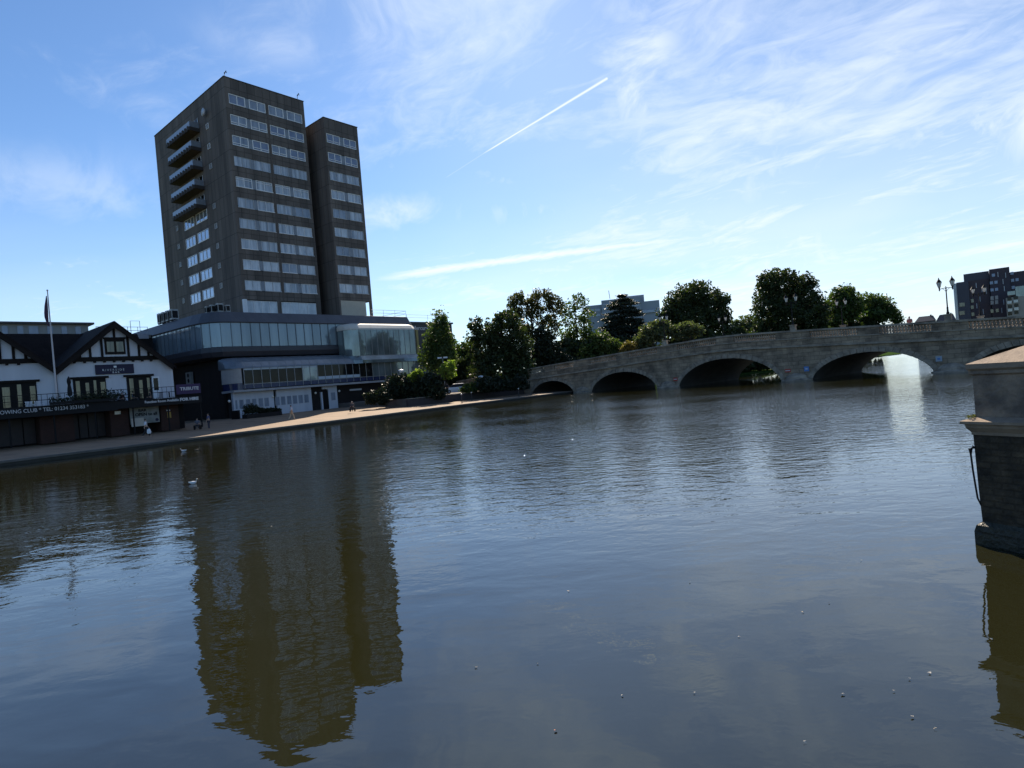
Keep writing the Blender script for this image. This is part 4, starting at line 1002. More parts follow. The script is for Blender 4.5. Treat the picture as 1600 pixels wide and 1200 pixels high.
tree('yellow_shrub', 'yellow leaved shrub just above the parapet beneath the cedar', 103, [(985, 541, 12, 8), (976, 546, 10, 6)], 'yellow', ncl=60, per=14, lsize=.18, cr_=.4, trunk=False, cat='shrub')
# cedar: stacked flat shelves
def cedar():
    Y = 118; base = on_depth(972, Y, .9)
    t_ = thing('cedar_tree', 'dark layered cedar with flat shelving branches in front of the pale office block', 'tree', base, 0, 'trees beside and beyond the bridge')
    pts = []; cc = []
    for k in range(17):
        f_ = k/16; y = 464+f_*92; half = (5+50*min(1, f_*1.2)**.52)*random.uniform(.82, 1.08)*(1 if k % 3 else .82)
        for side_ in (-1, 1, 0):
            ln_ = half*random.uniform(.75, 1.05)/FPX*Y; n = int(30+ln_*34)
            ang = {-1: math.pi, 1: 0, 0: -math.pi/2}[side_]+random.uniform(-.4, .4)
            c = np.array(at(972, y+random.uniform(-2, 2), Y)); rad = rng.uniform(.05, 1, n)**.6*ln_
            a_ = ang+rng.normal(0, .42, n)
            droop = -.10*rad**1.25*(.4+f_)
            q_ = np.stack([c[0]+rad*np.cos(a_), c[1]+rad*np.sin(a_), c[2]+droop+rng.normal(0, .10, n)], 1)
            o = rng.normal(size=(n, 9, 3))*np.array([.34, .34, .09]); pts.append((q_[:, None]+o).reshape(-1, 3)); cc.append(q_[-3:])
    add_leaf_obj('crown', leaves_mesh(np.concatenate(pts), .19, .6), LM['blue'], t_)
    trunk_mesh(base, tuple(at(972, 463, Y)), .4, np.concatenate(cc), 30, 3).build('trunk', m_bark, t_)
cedar()
tree('lime_tree', 'very dark rounded tree left of centre behind the bridge parapet', 122, [(1085, 462, 34, 22), (1062, 480, 30, 26), (1110, 482, 28, 24), (1085, 500, 48, 24), (1125, 500, 20, 20), (1128, 470, 10, 10), (1045, 498, 16, 18)], 'dark', ncl=620, per=16, lsize=.25, cr_=.85, tx=1090, shell=.4)
tree('pale_bush', 'left of two pale olive bushes rising above the parapet under the dark rounded tree', 104, [(1022, 518, 20, 16), (1010, 530, 18, 12), (1035, 508, 12, 8)], 'pale', ncl=140, per=15, lsize=.2, cr_=.55, cat='bush')
tree('pale_bush', 'right of two pale olive bushes rising above the parapet under the dark rounded tree', 104, [(1073, 515, 20, 11), (1058, 520, 18, 12), (1090, 518, 10, 7)], 'pale', ncl=120, per=15, lsize=.2, cr_=.55, cat='bush')
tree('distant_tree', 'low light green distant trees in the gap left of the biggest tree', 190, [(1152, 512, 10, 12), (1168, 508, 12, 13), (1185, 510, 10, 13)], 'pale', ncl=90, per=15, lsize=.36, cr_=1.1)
tree('plane_tree', 'biggest and tallest tree behind the bridge with a domed dark crown', 150, [(1222, 447, 36, 28), (1205, 475, 30, 30), (1252, 468, 30, 28), (1230, 495, 50, 26), (1272, 488, 24, 24), (1196, 440, 14, 14), (1262, 440, 14, 14)], 'dark', ncl=700, per=16, lsize=.3, cr_=1.0, tx=1228, r=.4, shell=.42)
tree('poplar_tree', 'yellow-green topped tree right of the biggest tree', 182, [(1318, 462, 18, 15), (1308, 482, 26, 22), (1330, 480, 20, 22), (1300, 498, 24, 14)], 'mid', ncl=300, per=16, lsize=.36, cr_=1.15)
tree('maple_tree', 'rightmost rounded tree behind the parapet tapering to a low feathery edge', 212, [(1355, 472, 18, 14), (1372, 480, 20, 18), (1390, 490, 17, 13), (1360, 492, 30, 14), (1402, 500, 9, 6)], 'mid', ncl=300, per=14, lsize=.40, cr_=1.3)
tree('copper_tree', 'small russet tree in front of the cream flats at the right edge', 128, [(1597, 480, 9, 11), (1603, 490, 12, 12)], 'brown', ncl=60, per=15, lsize=.25, cr_=.6)
tree('riverbank_bush', 'green bushes on the grassy bank seen through the widest arch', 121, [(1165, 566, 18, 16), (1200, 562, 20, 16), (1225, 560, 16, 16), (1140, 568, 18, 16), (1180, 548, 26, 16), (1205, 573, 24, 9), (1168, 577, 22, 8)], 'dark', ground=.5, ncl=520, per=14, lsize=.34, cr_=.7, cat='bush', trunk=False)
for nm, lb, Y, bl in (('park_shrub', 'dark undergrowth behind the balustrade below the pale feathery tree and the cedar', 112, [(885, 558, 22, 26), (915, 556, 26, 24), (945, 556, 22, 22), (975, 552, 20, 22), (1005, 545, 18, 20)]), ('park_shrub', 'dark green undergrowth in the gap between the birch and the spreading dark tree', 112, [(722, 585, 22, 22), (745, 580, 20, 24)]), ('park_shrub', 'dark undergrowth behind the balustrade right of the pale bushes', 117, [(1050, 552, 18, 26), (1075, 550, 18, 28), (1108, 549, 22, 34), (1140, 547, 20, 34), (1163, 545, 12, 34)]), ('park_shrub', 'dark undergrowth behind the balustrade under the biggest tree', 150, [(1190, 540, 20, 33), (1222, 537, 22, 34), (1258, 534, 22, 34), (1285, 532, 14, 30)]),
                     ('park_shrub', 'dark undergrowth behind the balustrade under the yellow-green topped tree', 184, [(1300, 532, 16, 30), (1330, 530, 18, 30)]), ('park_shrub', 'dark undergrowth behind the balustrade under the rightmost rounded tree', 212, [(1352, 526, 15, 28), (1366, 528, 10, 24)])):
    tree(nm, lb, Y, bl, 'dark', ncl=800, per=15, lsize=.34*Y/110, cr_=.7*Y/110, shell=.3, cat='shrub', group='undergrowth behind the bridge', trunk=False)
# shrubbery by the hotel and the bridge end
G2 = 'dark shrubs along the riverside path'
tree('laurel_bush', 'huge near black evergreen mass under the right end of the hotel bay', 84, [(625, 606, 26, 22), (650, 606, 30, 24), (676, 608, 22, 26)], 'black', ground=.7, ncl=420, per=16, lsize=.17, cr_=.5, shell=.25, cat='bush', group=G2, trunk=False)
tree('climbing_shrub', 'sunlit light green shrub top poking out above the near black evergreen mass', 83, [(652, 585, 10, 6), (645, 591, 10, 5)], 'bright', ground=.7, ncl=50, per=14, lsize=.13, cr_=.35, cat='shrub', group=G2, trunk=False)
tree('dark_bush', 'dark bush against the hotel wall left of the path lamp post', 80, [(596, 620, 14, 12), (580, 622, 12, 9)], 'black', ground=.6, ncl=120, per=15, lsize=.15, cr_=.4, shell=.3, cat='bush', group=G2, trunk=False)
tree('clipped_hedge', 'small clipped green hedge beside the car behind the path bollards', 88, [(736, 607, 15, 8), (728, 609, 9, 6)], 'mid', ground=1.3, ncl=90, per=16, lsize=.12, cr_=.3, shell=.3, cat='hedge', group=G2, trunk=False)
tree('dark_hedge', 'broad black-green hedge behind the wall between the car and the bridge end', 88, [(768, 602, 28, 14), (795, 606, 22, 12), (812, 602, 12, 16)], 'black', ground=1.1, ncl=240, per=16, lsize=.17, cr_=.45, shell=.25, cat='hedge', group=G2, trunk=False)
# planter with bushes on the quay
pl_ = thing('brick_planter', 'long low brick planter with rounded dark bushes in front of the white shutters', 'planter', on_v(412, 656, -14.5))
ua, ub = uvz(on_v(386, 650, -14.5))[0], uvz(on_v(441, 648, -14.5))[0]
MB(TF).box(ua, ub, -14.5, -13.2, .55, 1.15).build('planter_wall', m_brown, pl_)
pb = []
for k in range(8):
    u = ua+.3+(ub-ua-.6)*k/7; hgt = (1.05, 1.1, .95, .6, .5, .5, .45, .35)[k]
    c = TF(u, -13.9, 1.15+hgt*.5); d = rng.normal(size=(420, 3)); d /= np.linalg.norm(d, axis=1)[:, None]
    pb.append(np.array(c)+d*np.array([.62, .62, hgt*.75])*rng.uniform(.3, 1, (420, 1)))
add_leaf_obj('bush', leaves_mesh(np.concatenate(pb), .11), LM['black'], pl_)
# balcony flower boxes
fbx = thing('flower_box', 'long dark planting trough of trailing plants along the boathouse balcony rail', 'flower box', TF(-25, -22.6, 3.9))
MB(TF).box(-29.0, -23.9, -22.75, -22.45, 3.86, 4.1).build('trough', m_black, fbx)
n = 900; P = np.array([TF(random.uniform(-29, -23.8), random.uniform(-22.8, -22.4), 4.1+abs(random.gauss(0, .22))) for _ in range(n)])
add_leaf_obj('plants', leaves_mesh(P, .08), LM['black'], fbx)
sh = thing('balcony_shrub', 'big dark potted shrub in front of the curtained window on the balcony', 'shrub', TF(-24.6, -21.4, 3.4))
MB(TF).lathe([(.25, 3.4), (.34, 3.85)], (-24.6, -21.4, 0), 8).build('pot', m_black, sh)
P = np.array([TF(-24.5+random.gauss(0, .75), -21.4+random.gauss(0, .25), 4.3+random.gauss(0, .3)) for _ in range(700)])
add_leaf_obj('leaves', leaves_mesh(P, .1), LM['black'], sh)

# ================================================================== BACKGROUND BUILDINGS
of = thing('office_tower', 'pale grey-blue stepped office block showing above the cedar', 'building', on_depth(972, 205, 1))
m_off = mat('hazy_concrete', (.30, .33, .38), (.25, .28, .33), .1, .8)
class Front:
    """a far building's own upright frame: e along its front, n away from the river"""
    def __init__(s, x, Y):
        s.o = on_depth(x, Y, 0); n = Vector((s.o.x, s.o.y, 0)).normalized(); s.n = n; s.e = Vector((n.y, -n.x, 0))
    def hit(s, x, y, off=0):
        d = ray(x, y); return O + d*((off+(s.o-O).dot(s.n))/d.dot(s.n))
    def fr(s, a, b, z): return s.o + s.e*a + s.n*b + UPV*z
    def box(s, x0, x1, y0, y1, off, D, name, m, par, zb=None):
        ym = y0
        a0 = (s.hit(x0, ym, off)-s.o).dot(s.e); a1 = (s.hit(x1, ym, off)-s.o).dot(s.e)
        z1 = s.hit((x0+x1)/2, y0, off).z; z0 = zb if zb is not None else s.hit((x0+x1)/2, y1, off).z
        return MB(s.fr).box(a0, a1, off, off+D, z0, z1).build(name, m, par)
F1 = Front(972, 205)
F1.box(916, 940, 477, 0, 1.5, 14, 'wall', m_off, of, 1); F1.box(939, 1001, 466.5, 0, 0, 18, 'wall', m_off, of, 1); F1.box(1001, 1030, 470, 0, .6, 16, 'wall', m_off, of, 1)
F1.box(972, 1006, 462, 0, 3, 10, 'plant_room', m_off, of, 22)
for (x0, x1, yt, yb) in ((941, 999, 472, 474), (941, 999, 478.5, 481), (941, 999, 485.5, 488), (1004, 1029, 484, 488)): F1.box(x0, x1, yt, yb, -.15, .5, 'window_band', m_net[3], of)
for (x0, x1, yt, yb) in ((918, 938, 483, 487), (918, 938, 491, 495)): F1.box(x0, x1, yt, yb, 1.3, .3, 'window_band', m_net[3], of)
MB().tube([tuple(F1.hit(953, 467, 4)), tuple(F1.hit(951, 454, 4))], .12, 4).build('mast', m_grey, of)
fl_ = thing('apartment_block', 'tall dark brown-blue apartment block with small square windows at the right edge', 'apartment block', on_depth(1545, 135, 1))
m_flat = mat('dark_brown_cladding', (.060, .034, .038), (.030, .026, .045), .12, .6)
m_flatb = mat('blue_black_cladding', (.016, .019, .042), (.028, .032, .06), .2, .4)
F2 = Front(1545, 133)
F2.box(1505, 1545, 426, 0, 2.0, 12, 'stepped_wing', m_flatb, fl_, 1); F2.box(1545, 1577, 419, 0, 0, 16, 'wall', m_flat, fl_, 1); F2.box(1577, 1650, 421, 0, .8, 16, 'wall', m_flat, fl_, 1)
F2.box(1494, 1513, 440.5, 0, .5, 12, 'corner_tower', m_flatb, fl_, 1); F2.box(1513, 1545, 437, 0, .9, 3, 'brown_wing', m_flat, fl_, 1); F2.box(1489, 1494, 443, 0, .8, 4, 'pale_edge', m_net[0], fl_, 1)
m_wl = mat('bluish_window', (.25, .33, .46), (.18, .25, .38), 1, .2)
m_cb = mat('cream_blind', (.36, .34, .31), None, 1, .4)
def pw(F, x, y, w, h, off, par, m, nm='window'): F.box(x-w/2, x+w/2, y-h/2, y+h/2, off, .25, nm, m, par)
for (x, y) in ((1550, 430), (1544+3, 442), (1554, 441), (1548, 453), (1555, 452)): pw(F2, x+2, y, 5, 4.6, -.15, fl_, m_wl)
for (x, y) in ((1579, 427), (1580, 438), (1587, 437), (1581, 449)): pw(F2, x+2, y, 5, 4.6, .65, fl_, m_wl)
for (x, y) in ((1550, 466), (1557, 465), (1550, 473), (1557, 472)): pw(F2, x, y, 5, 6, -.15, fl_, m_cb)
for (x, y) in ((1550, 486), (1558, 485)): pw(F2, x, y, 4.5, 5.5, -.15, fl_, m_gold)
for (x, y) in ((1519, 470), (1519, 480), (1520, 491)): pw(F2, x, y, 4.5, 5.5, .75, fl_, m_gold)
for (x, y) in ((1503, 476), (1503, 489)): pw(F2, x, y, 8, 6, .35, fl_, m_gold)
for (x, y) in ((1559, 429), (1571, 430), (1567, 440), (1569, 451), (1568, 472), (1565, 485)): pw(F2, x, y, 1.3, 8, -.12, fl_, m_gframe, 'slit_window')
for (x, y) in ((1531, 467), (1525, 446), (1536, 487), (1526, 478), (1541, 455), (1534, 452)): pw(F2, x, y, 1.3, 8, .78, fl_, m_gframe, 'slit_window')
cf = thing('cream_flats', 'cream and glass balconied flats overlapping the dark block at the right edge', 'apartment block', on_depth(1595, 122, 1))
m_crm = mat('cream_render', (.40, .355, .29), (.34, .30, .24), .4, .8)
F3 = Front(1590, 120)
F3.box(1571, 1650, 461, 0, 0, 10, 'wall', m_crm, cf, 1); F3.box(1574, 1586, 455, 461, 1, 8, 'glazed_storey', m_bay, cf); F3.box(1586, 1650, 444, 461, 1.2, 8, 'glazed_storey', m_bay, cf)
for (x, y) in ((1577, 467), (1587, 465), (1578, 479), (1588, 477), (1578, 490), (1588, 488)): pw(F3, x, y, 6.5, 5.0, -.1, cf, m_dglass, 'balcony_opening')
for (x, y) in ((1577, 472.5), (1587, 470.5), (1578, 484.5), (1588, 482.5)): pw(F3, x, y, 7, 4.5, -.3, cf, m_bal, 'glass_balustrade')
def roof_house(x0, x1, yr, ye, Y, label):
    F = Front((x0+x1)/2, Y); t_ = thing('terraced_house', label, 'house', F.o, 0, 'houses beyond the right end of the bridge')
    a = (F.hit(x0, ye)-F.o).dot(F.e); b = (F.hit(x1, ye)-F.o).dot(F.e); zr, ze = F.hit((x0+x1)/2, yr).z, F.hit((x0+x1)/2, ye).z; w = b-a
    MB(F.fr).box(a, b, .5, 8, 1, ze).build('wall', m_brown, t_)
    MB(F.fr).loft([[(a-.3, .2, ze), (b+.3, .2, ze), (b+.3, 8.4, ze), (a-.3, 8.4, ze)], [(a+w*.2, 4, zr), (b-w*.1, 4, zr), (b-w*.1, 5, zr), (a+w*.2, 5, zr)]]).build('roof', m_lead_d, t_)
    MB(F.fr).box(b-w*.25, b-w*.17, 3.6, 4.4, ze, zr+.5).build('chimney', m_redbrick, t_)
roof_house(1430, 1462, 493.5, 502, 305, 'left of two low dark hipped roofs above the parapet beside the lamp')
roof_house(1463, 1493, 490.5, 501, 300, 'right of two low dark hipped roofs above the parapet behind the lamp')

# ================================================================== RIGHT FOREGROUND PILLAR
az = R_(-24); PD = Vector((-math.sin(az), -math.cos(az), 0)); PN = Vector((math.cos(az), -math.sin(az), 0))   # PD: along the face towards the camera
PD = Vector((math.sin(R_(24)), -math.cos(R_(24)), 0)); PN = Vector((math.cos(R_(24)), math.sin(R_(24)), 0))
pc = on_z(1520, 852, 0); PO_ = Vector((pc.x+.12, pc.y, 0))
def PF(d, e, z): return PO_ + PD*d + PN*e + UPV*z        # d towards the viewer, e into the bank
m_wet = add_bricks(mat('slimy_tidal_stone', (.05, .048, .03), (.018, .02, .012), 5, .55, bump=1.0, bscale=18), PD+PN, .5, .17, .015, .5, .5, .3, .7)
pil = thing('stone_pillar', 'massive weathered stone pier with a pitched cap at the right edge of the water', 'pillar', PF(.6, .5, 0))
m_pb = add_bricks(mat('mossy_dark_rubble', (.12, .088, .055), (.030, .025, .018), 4.5, .95, bump=1.0, bscale=14), PD+PN, .23, .085, .014, .62, .43, .35, .7)
m_ps = mat('stained_gritstone', (.36, .275, .20), (.125, .10, .083), 3.0, .92, bump=.6, bscale=16)
m_cap = mat('warm_capstone', (.33, .25, .18), (.19, .145, .108), 5, .9, bump=.2, bscale=40)
MB(PF).loft([[(-.0-b, -.0-b, z), (2.2, -b, z), (2.2, 2.2, z), (-b, 2.2, z)] for b, z in ((-.02, .3), (-.01, .7), (.0, 1.46))]).build('rubble_base', m_pb, pil)
MB(PF).loft([[(-b, -b, z), (2.2, -b, z), (2.2, 2.2, z), (-b, 2.2, z)] for b, z in ((.05, -1.5), (.05, .18), (.03, .26), (-.02, .31))]).build('footing', m_wet, pil)
MB(PF).loft([[(-b, -b, z), (2.2, -b, z), (2.2, 2.2, z), (-b, 2.2, z)] for b, z in ((.01, 1.46), (.015, 1.5), (.055, 1.56), (.06, 1.60), (.10, 1.61), (.10, 1.645), (-.04, 1.70))]).build('string_moulding', m_cap, pil)
MB(PF).loft([[(-b+.03, -b+.03, z), (1.5, -b+.03, z), (1.5, 1.7, z), (-b+.03, 1.7, z)] for b, z in ((.0, 1.70), (.0, 2.24), (.03, 2.26), (.03, 2.30))]).build('pillar_block', m_ps, pil)
MB(PF).loft([[(-.02+k, -.02+k, z), (1.62-k, -.02+k, z), (1.62-k, 1.75-k, z), (-.02+k, 1.75-k, z)] for k, z in ((.03, 2.30), (0, 2.33), (0, 2.395), (.55, 2.62), (.74, 2.64))]).build('cap', m_cap, pil)
P = np.array([PF(random.uniform(-.06, .04), random.uniform(-.04, .25), 1.68+random.uniform(0, .035)) for _ in range(420)])
LM['moss'] = leaf_mat('moss_green', (.07, .085, .02), (.10, .10, .03), .3, 30)
moss = thing('moss_clump', 'green moss growing on the ledge of the stone pier', 'moss', PF(0, 0, 1.68)); add_leaf_obj('moss_leaves', leaves_mesh(P, .010), LM['moss'], moss)
ch = MB(PF).tube([(.0, .0, 1.30), (-.03, -.03, 1.27), (-.03, -.03, 1.20), (-.02, -.03, 1.0), (-.01, -.02, .8), (.0, -.01, .62), (.02, .02, .52)], [.03, .026, .012, .012, .012, .012, .01], 5)
single(ch, 'mooring_cable', m_black, 'thin black cable hanging down the left edge of the stone pier', 'cable')
# near embankment wall carrying on behind the camera's right
MB(PF).box(2.2, 9, .25, 1.2, -1.5, 1.5).build('embankment', m_pb, pil)

# ================================================================== PATH FURNITURE
def lamp_post(P0, H, label, heads='single'):
    t_ = thing('path_lamp', label, 'lamp post', P0)
    x, y, z = P0
    MB().lathe([(.12, 0), (.1, .5), (.06, .55), (.05, H)], (x, y, z), 8).build('post', m_grey, t_)
    if heads == 'single':
        MB().lathe([(.05, H), (.26, H+.05), (.3, H+.28)], (x, y, z), 10).build('lantern_body', m_globe, t_)
        MB().lathe([(.42, H+.28), (.36, H+.4), (.1, H+.5)], (x, y, z), 10).build('hood', m_plastic, t_)
    else:
        for sx in (-.42, .42):
            MB().loft([[(x+sx+dx, y+dy, z+H+.05+dz) for dx, dy in ((-.3, -.2), (.3, -.2), (.3, .2), (-.3, .2))] for dz in (0, .2)]).build('lamp_head', m_plastic, t_)
            MB().tube([(x, y, z+H), (x+sx, y, z+H+.1)], .03, 4).build('arm', m_grey, t_)
P0 = on_z(631, 633, .32); lamp_post(P0, 4.7, 'tall path lamp with white hooded head at the end of the low wall')
lamp_post(on_depth(695, 90, 1.3), 5.3, 'twin flat-headed lamp in front of the birch near the car', 'twin')
lamp_post(on_depth(752, 92, 1.3), 1.9, 'globe lamp glowing pale in the dark trees left of the bridge')
m_post = mat('dark_iron_post', (.03, .03, .034), None, 1, .5)
bo = thing('bollard', 'x', 'bollard', (0, 0, 0), 0, 'slim posts with pale tops along the quay')
MB().lathe([(.07, 0), (.06, .1), (.045, .2), (.045, .95), (.06, 1.0)], n=8).build('post', m_post, bo); MB().ball((0, 0, 1.1), .09, 8, 6).build('finial', m_globe, bo)
for i, (x, y, lb) in enumerate(((722, 630, 'leftmost slim dark post with pale top at the sunlit quay edge'), (737.5, 626, 'second slim dark post with pale top along the quay, by the clipped hedge'), (811, 620, 'slim dark post with pale top at the patch of sun by the first arch'))):
    o = bo if i == 0 else copy_tree(bo); o.location = on_z(x, y, .30); o['label'] = lb
sb_ = thing('menu_board', 'black pavement board standing beside the planter near the white shutters', 'pavement sign', on_v(369, 653, -12))
c = on_v(369, 654, -12); MB().box(c.x-.45, c.x+.45, c.y-.2, c.y+.2, .65, 1.75).build('board', m_black, sb_)
MB().box(c.x-.38, c.x+.38, c.y-.22, c.y-.201, .8, 1.65).build('chalk_face', m_dark, sb_)

# ---- car
def car(P0, rz):
    t_ = thing('parked_car', 'white car parked under the trees left of the bridge', 'car', P0, rz)
    fr = lambda x, y, z: world_of(t_) @ Vector((x, y, z))
    b_ = MB(fr)
    prof_ = [(-2.05, .35, .62), (-2.0, .25, .85), (-1.2, .2, .95), (1.3, .2, .95), (1.9, .25, .8), (2.05, .35, .6)]
    b_.loft([[(x, -.85, zb), (x, -.87, (zb+zt)/2), (x, -.78, zt), (x, .78, zt), (x, .87, (zb+zt)/2), (x, .85, zb)] for x, zb, zt in prof_])
    b_.build('body', mat('white_car_paint', (.72, .72, .72), None, 1, .45, spec=.4), t_)
    MB(fr).loft([[(-1.75, -.72, .93), (-1.75, .72, .93), (1.0, .72, .94), (1.0, -.72, .94)], [(-1.2, -.58, 1.4), (-1.2, .58, 1.4), (.2, .58, 1.42), (.2, -.58, 1.42)]]).build('cabin_glass', m_dglass, t_)
    MB(fr).loft([[(-1.25, -.6, 1.4), (-1.25, .6, 1.4), (.25, .6, 1.41), (.25, -.6, 1.41)], [(-1.0, -.5, 1.47), (-1.0, .5, 1.47), (.05, .5, 1.48), (.05, -.5, 1.48)]]).build('roof', bpy.data.materials['white_car_paint'], t_)
    for x in (-1.25, 1.25):
        for s_ in (-1, 1):
            o = MB(lambda a, b, c: fr(x+a, s_*.78+c, .32+b)).lathe([(.32, -.1), (.32, .1)], n=14).build('wheel', m_black, t_)
            MB(lambda a, b, c: fr(x+a, s_*(.885+c), .32+b)).lathe([(.19, 0), (.12, .02)], n=10).build('rim', m_grey, o)
    for s_ in (-.62, .62): MB(fr).box(1.86, 2.06, s_-.15, s_+.15, .58, .72).build('headlight', m_globe, t_)
car(on_depth(711, 93, 1.33), R_(200))

# ================================================================== TERRACE FURNITURE
def chair(P0, rz, label):
    t_ = thing('plastic_chair', label, 'chair', P0, rz, 'white plastic chairs on the balcony')
    fr = lambda x, y, z: world_of(t_) @ Vector((x, y, z))
    MB(fr).box(-.24, .24, -.24, .24, .42, .46).build('seat', m_plastic, t_)
    b_ = MB(fr)
    for k in range(5): b_.box(-.22+k*.1, -.16+k*.1, .22, .25, .46, .86)
    b_.box(-.26, .26, .215, .255, .86, .94); b_.build('backrest', m_plastic, t_)
    for sx in (-.22, .22):
        for sy in (-.22, .22): MB(fr).tube([(sx, sy, .42), (sx*1.15, sy*1.15, 0)], .03, 5).build('leg', m_plastic, t_)
    MB(fr).tube([(-.26, .24, .68), (-.28, -.2, .66), (-.26, -.24, .44)], .025, 5).tube([(.26, .24, .68), (.28, -.2, .66), (.26, -.24, .44)], .025, 5).build('armrest', m_plastic, t_)
chair(TF(-30.2, -21.5, 3.38), YT, 'left white plastic armchair on the balcony behind the name board')
chair(TF(-29.5, -21.5, 3.38), YT+.5, 'right white plastic armchair on the balcony nearest the flagpole')
c0 = thing('metal_chair', 'x', 'chair', (0, 0, 0), 0, 'dark metal chairs on the balcony')
MB().box(-.22, .22, -.22, .22, .44, .47).build('seat', m_black, c0); b_ = MB()
for k in range(4): b_.box(-.2+k*.115, -.15+k*.115, .2, .22, .47, .92)
b_.box(-.22, .22, .195, .225, .92, .96); b_.build('backrest', m_black, c0)
for sx in (-.2, .2):
    for sy in (-.2, .2): MB().tube([(sx, sy, .44), (sx*1.1, sy*1.1, 0)], .018, 5).build('leg', m_black, c0)
for i, (u, v, a, lb) in enumerate(((-23.3, -21.6, .4, 'dark metal chair at the left of the dark balcony table'), (-22.2, -21.8, 2.9, 'dark metal chair in front of the dark balcony table'), (-21.2, -21.2, 1.8, 'dark metal chair between the two seated groups on the balcony'),
                                  (-19.9, -21.7, 3.4, 'dark metal chair in front of the white terrace door'), (-18.6, -21.2, 1.0, 'dark metal chair right of the white terrace door'), (-17.8, -21.4, 2.2, 'dark metal chair at the right end of the balcony'), (-26.9, -21.7, .2, 'dark metal chair left of the white balcony table'), (-25.5, -21.6, 1.4, 'dark metal chair right of the white balcony table'))):
    o = c0 if i == 0 else copy_tree(c0); o.location = TF(u, v, 3.38); o.rotation_euler = (0, 0, YT+a); o['label'] = lb
def table(P0, label, top=m_plastic):
    t_ = thing('terrace_table', label, 'table', P0, YT, 'tables on the balcony'); x, y, z = P0
    MB().lathe([(.5, .7), (.5, .74)], (x, y, z), 12).build('table_top', top, t_)
    for k in range(3):
        a = k*2.1; MB().tube([(x, y, z+.7), (x+.3*math.cos(a), y+.3*math.sin(a), z)], .025, 5).build('leg', top, t_)
table(TF(-26.2, -21.3, 3.38), 'white table on the balcony under the closed parasol')
table(TF(-22.6, -20.6, 3.38), 'dark table on the balcony between the seated people', m_timber)
pa = thing('closed_parasol', 'closed dark parasol standing on the balcony between the flagpole and the pub window', 'parasol', TF(-27.0, -20.6, 3.38))
MB(TF).tube([(-27.0, -20.6, 3.38), (-27.0, -20.6, 6.35)], .03, 6).build('pole', m_grey, pa)
MB(TF).lathe([(.02, 6.4), (.14, 6.15), (.17, 5.9), (.12, 5.6), (.17, 5.2), (.2, 4.75), (.14, 4.6), (.03, 4.6)], (-27.0, -20.6, 0), 9).build('canopy', m_black, pa)
MB(TF).lathe([(.28, 3.38), (.26, 3.46)], (-27.0, -20.6, 0), 10).build('base', m_black, pa)
# condenser on the dark wall between boathouse and hotel
cw = thing('wall_condenser', 'pale twin-fan condenser unit on the dark wall right of the boathouse gable', 'air conditioner', TF(-8, 6, 6))
MB(TF).box(-6.95, -6.62, 3.2, 5.0, 5.9, 7.6).build('casing', m_grey, cw)
MB(lambda a, b, c: TF(-6.96-c, 4.1+a, 7.15+b)).lathe([(.3, 0), (.3, .02)], n=12).lathe([(.3, 0), (.3, .02)], (0, -.75, 0), 12).build('fan', m_black, cw)

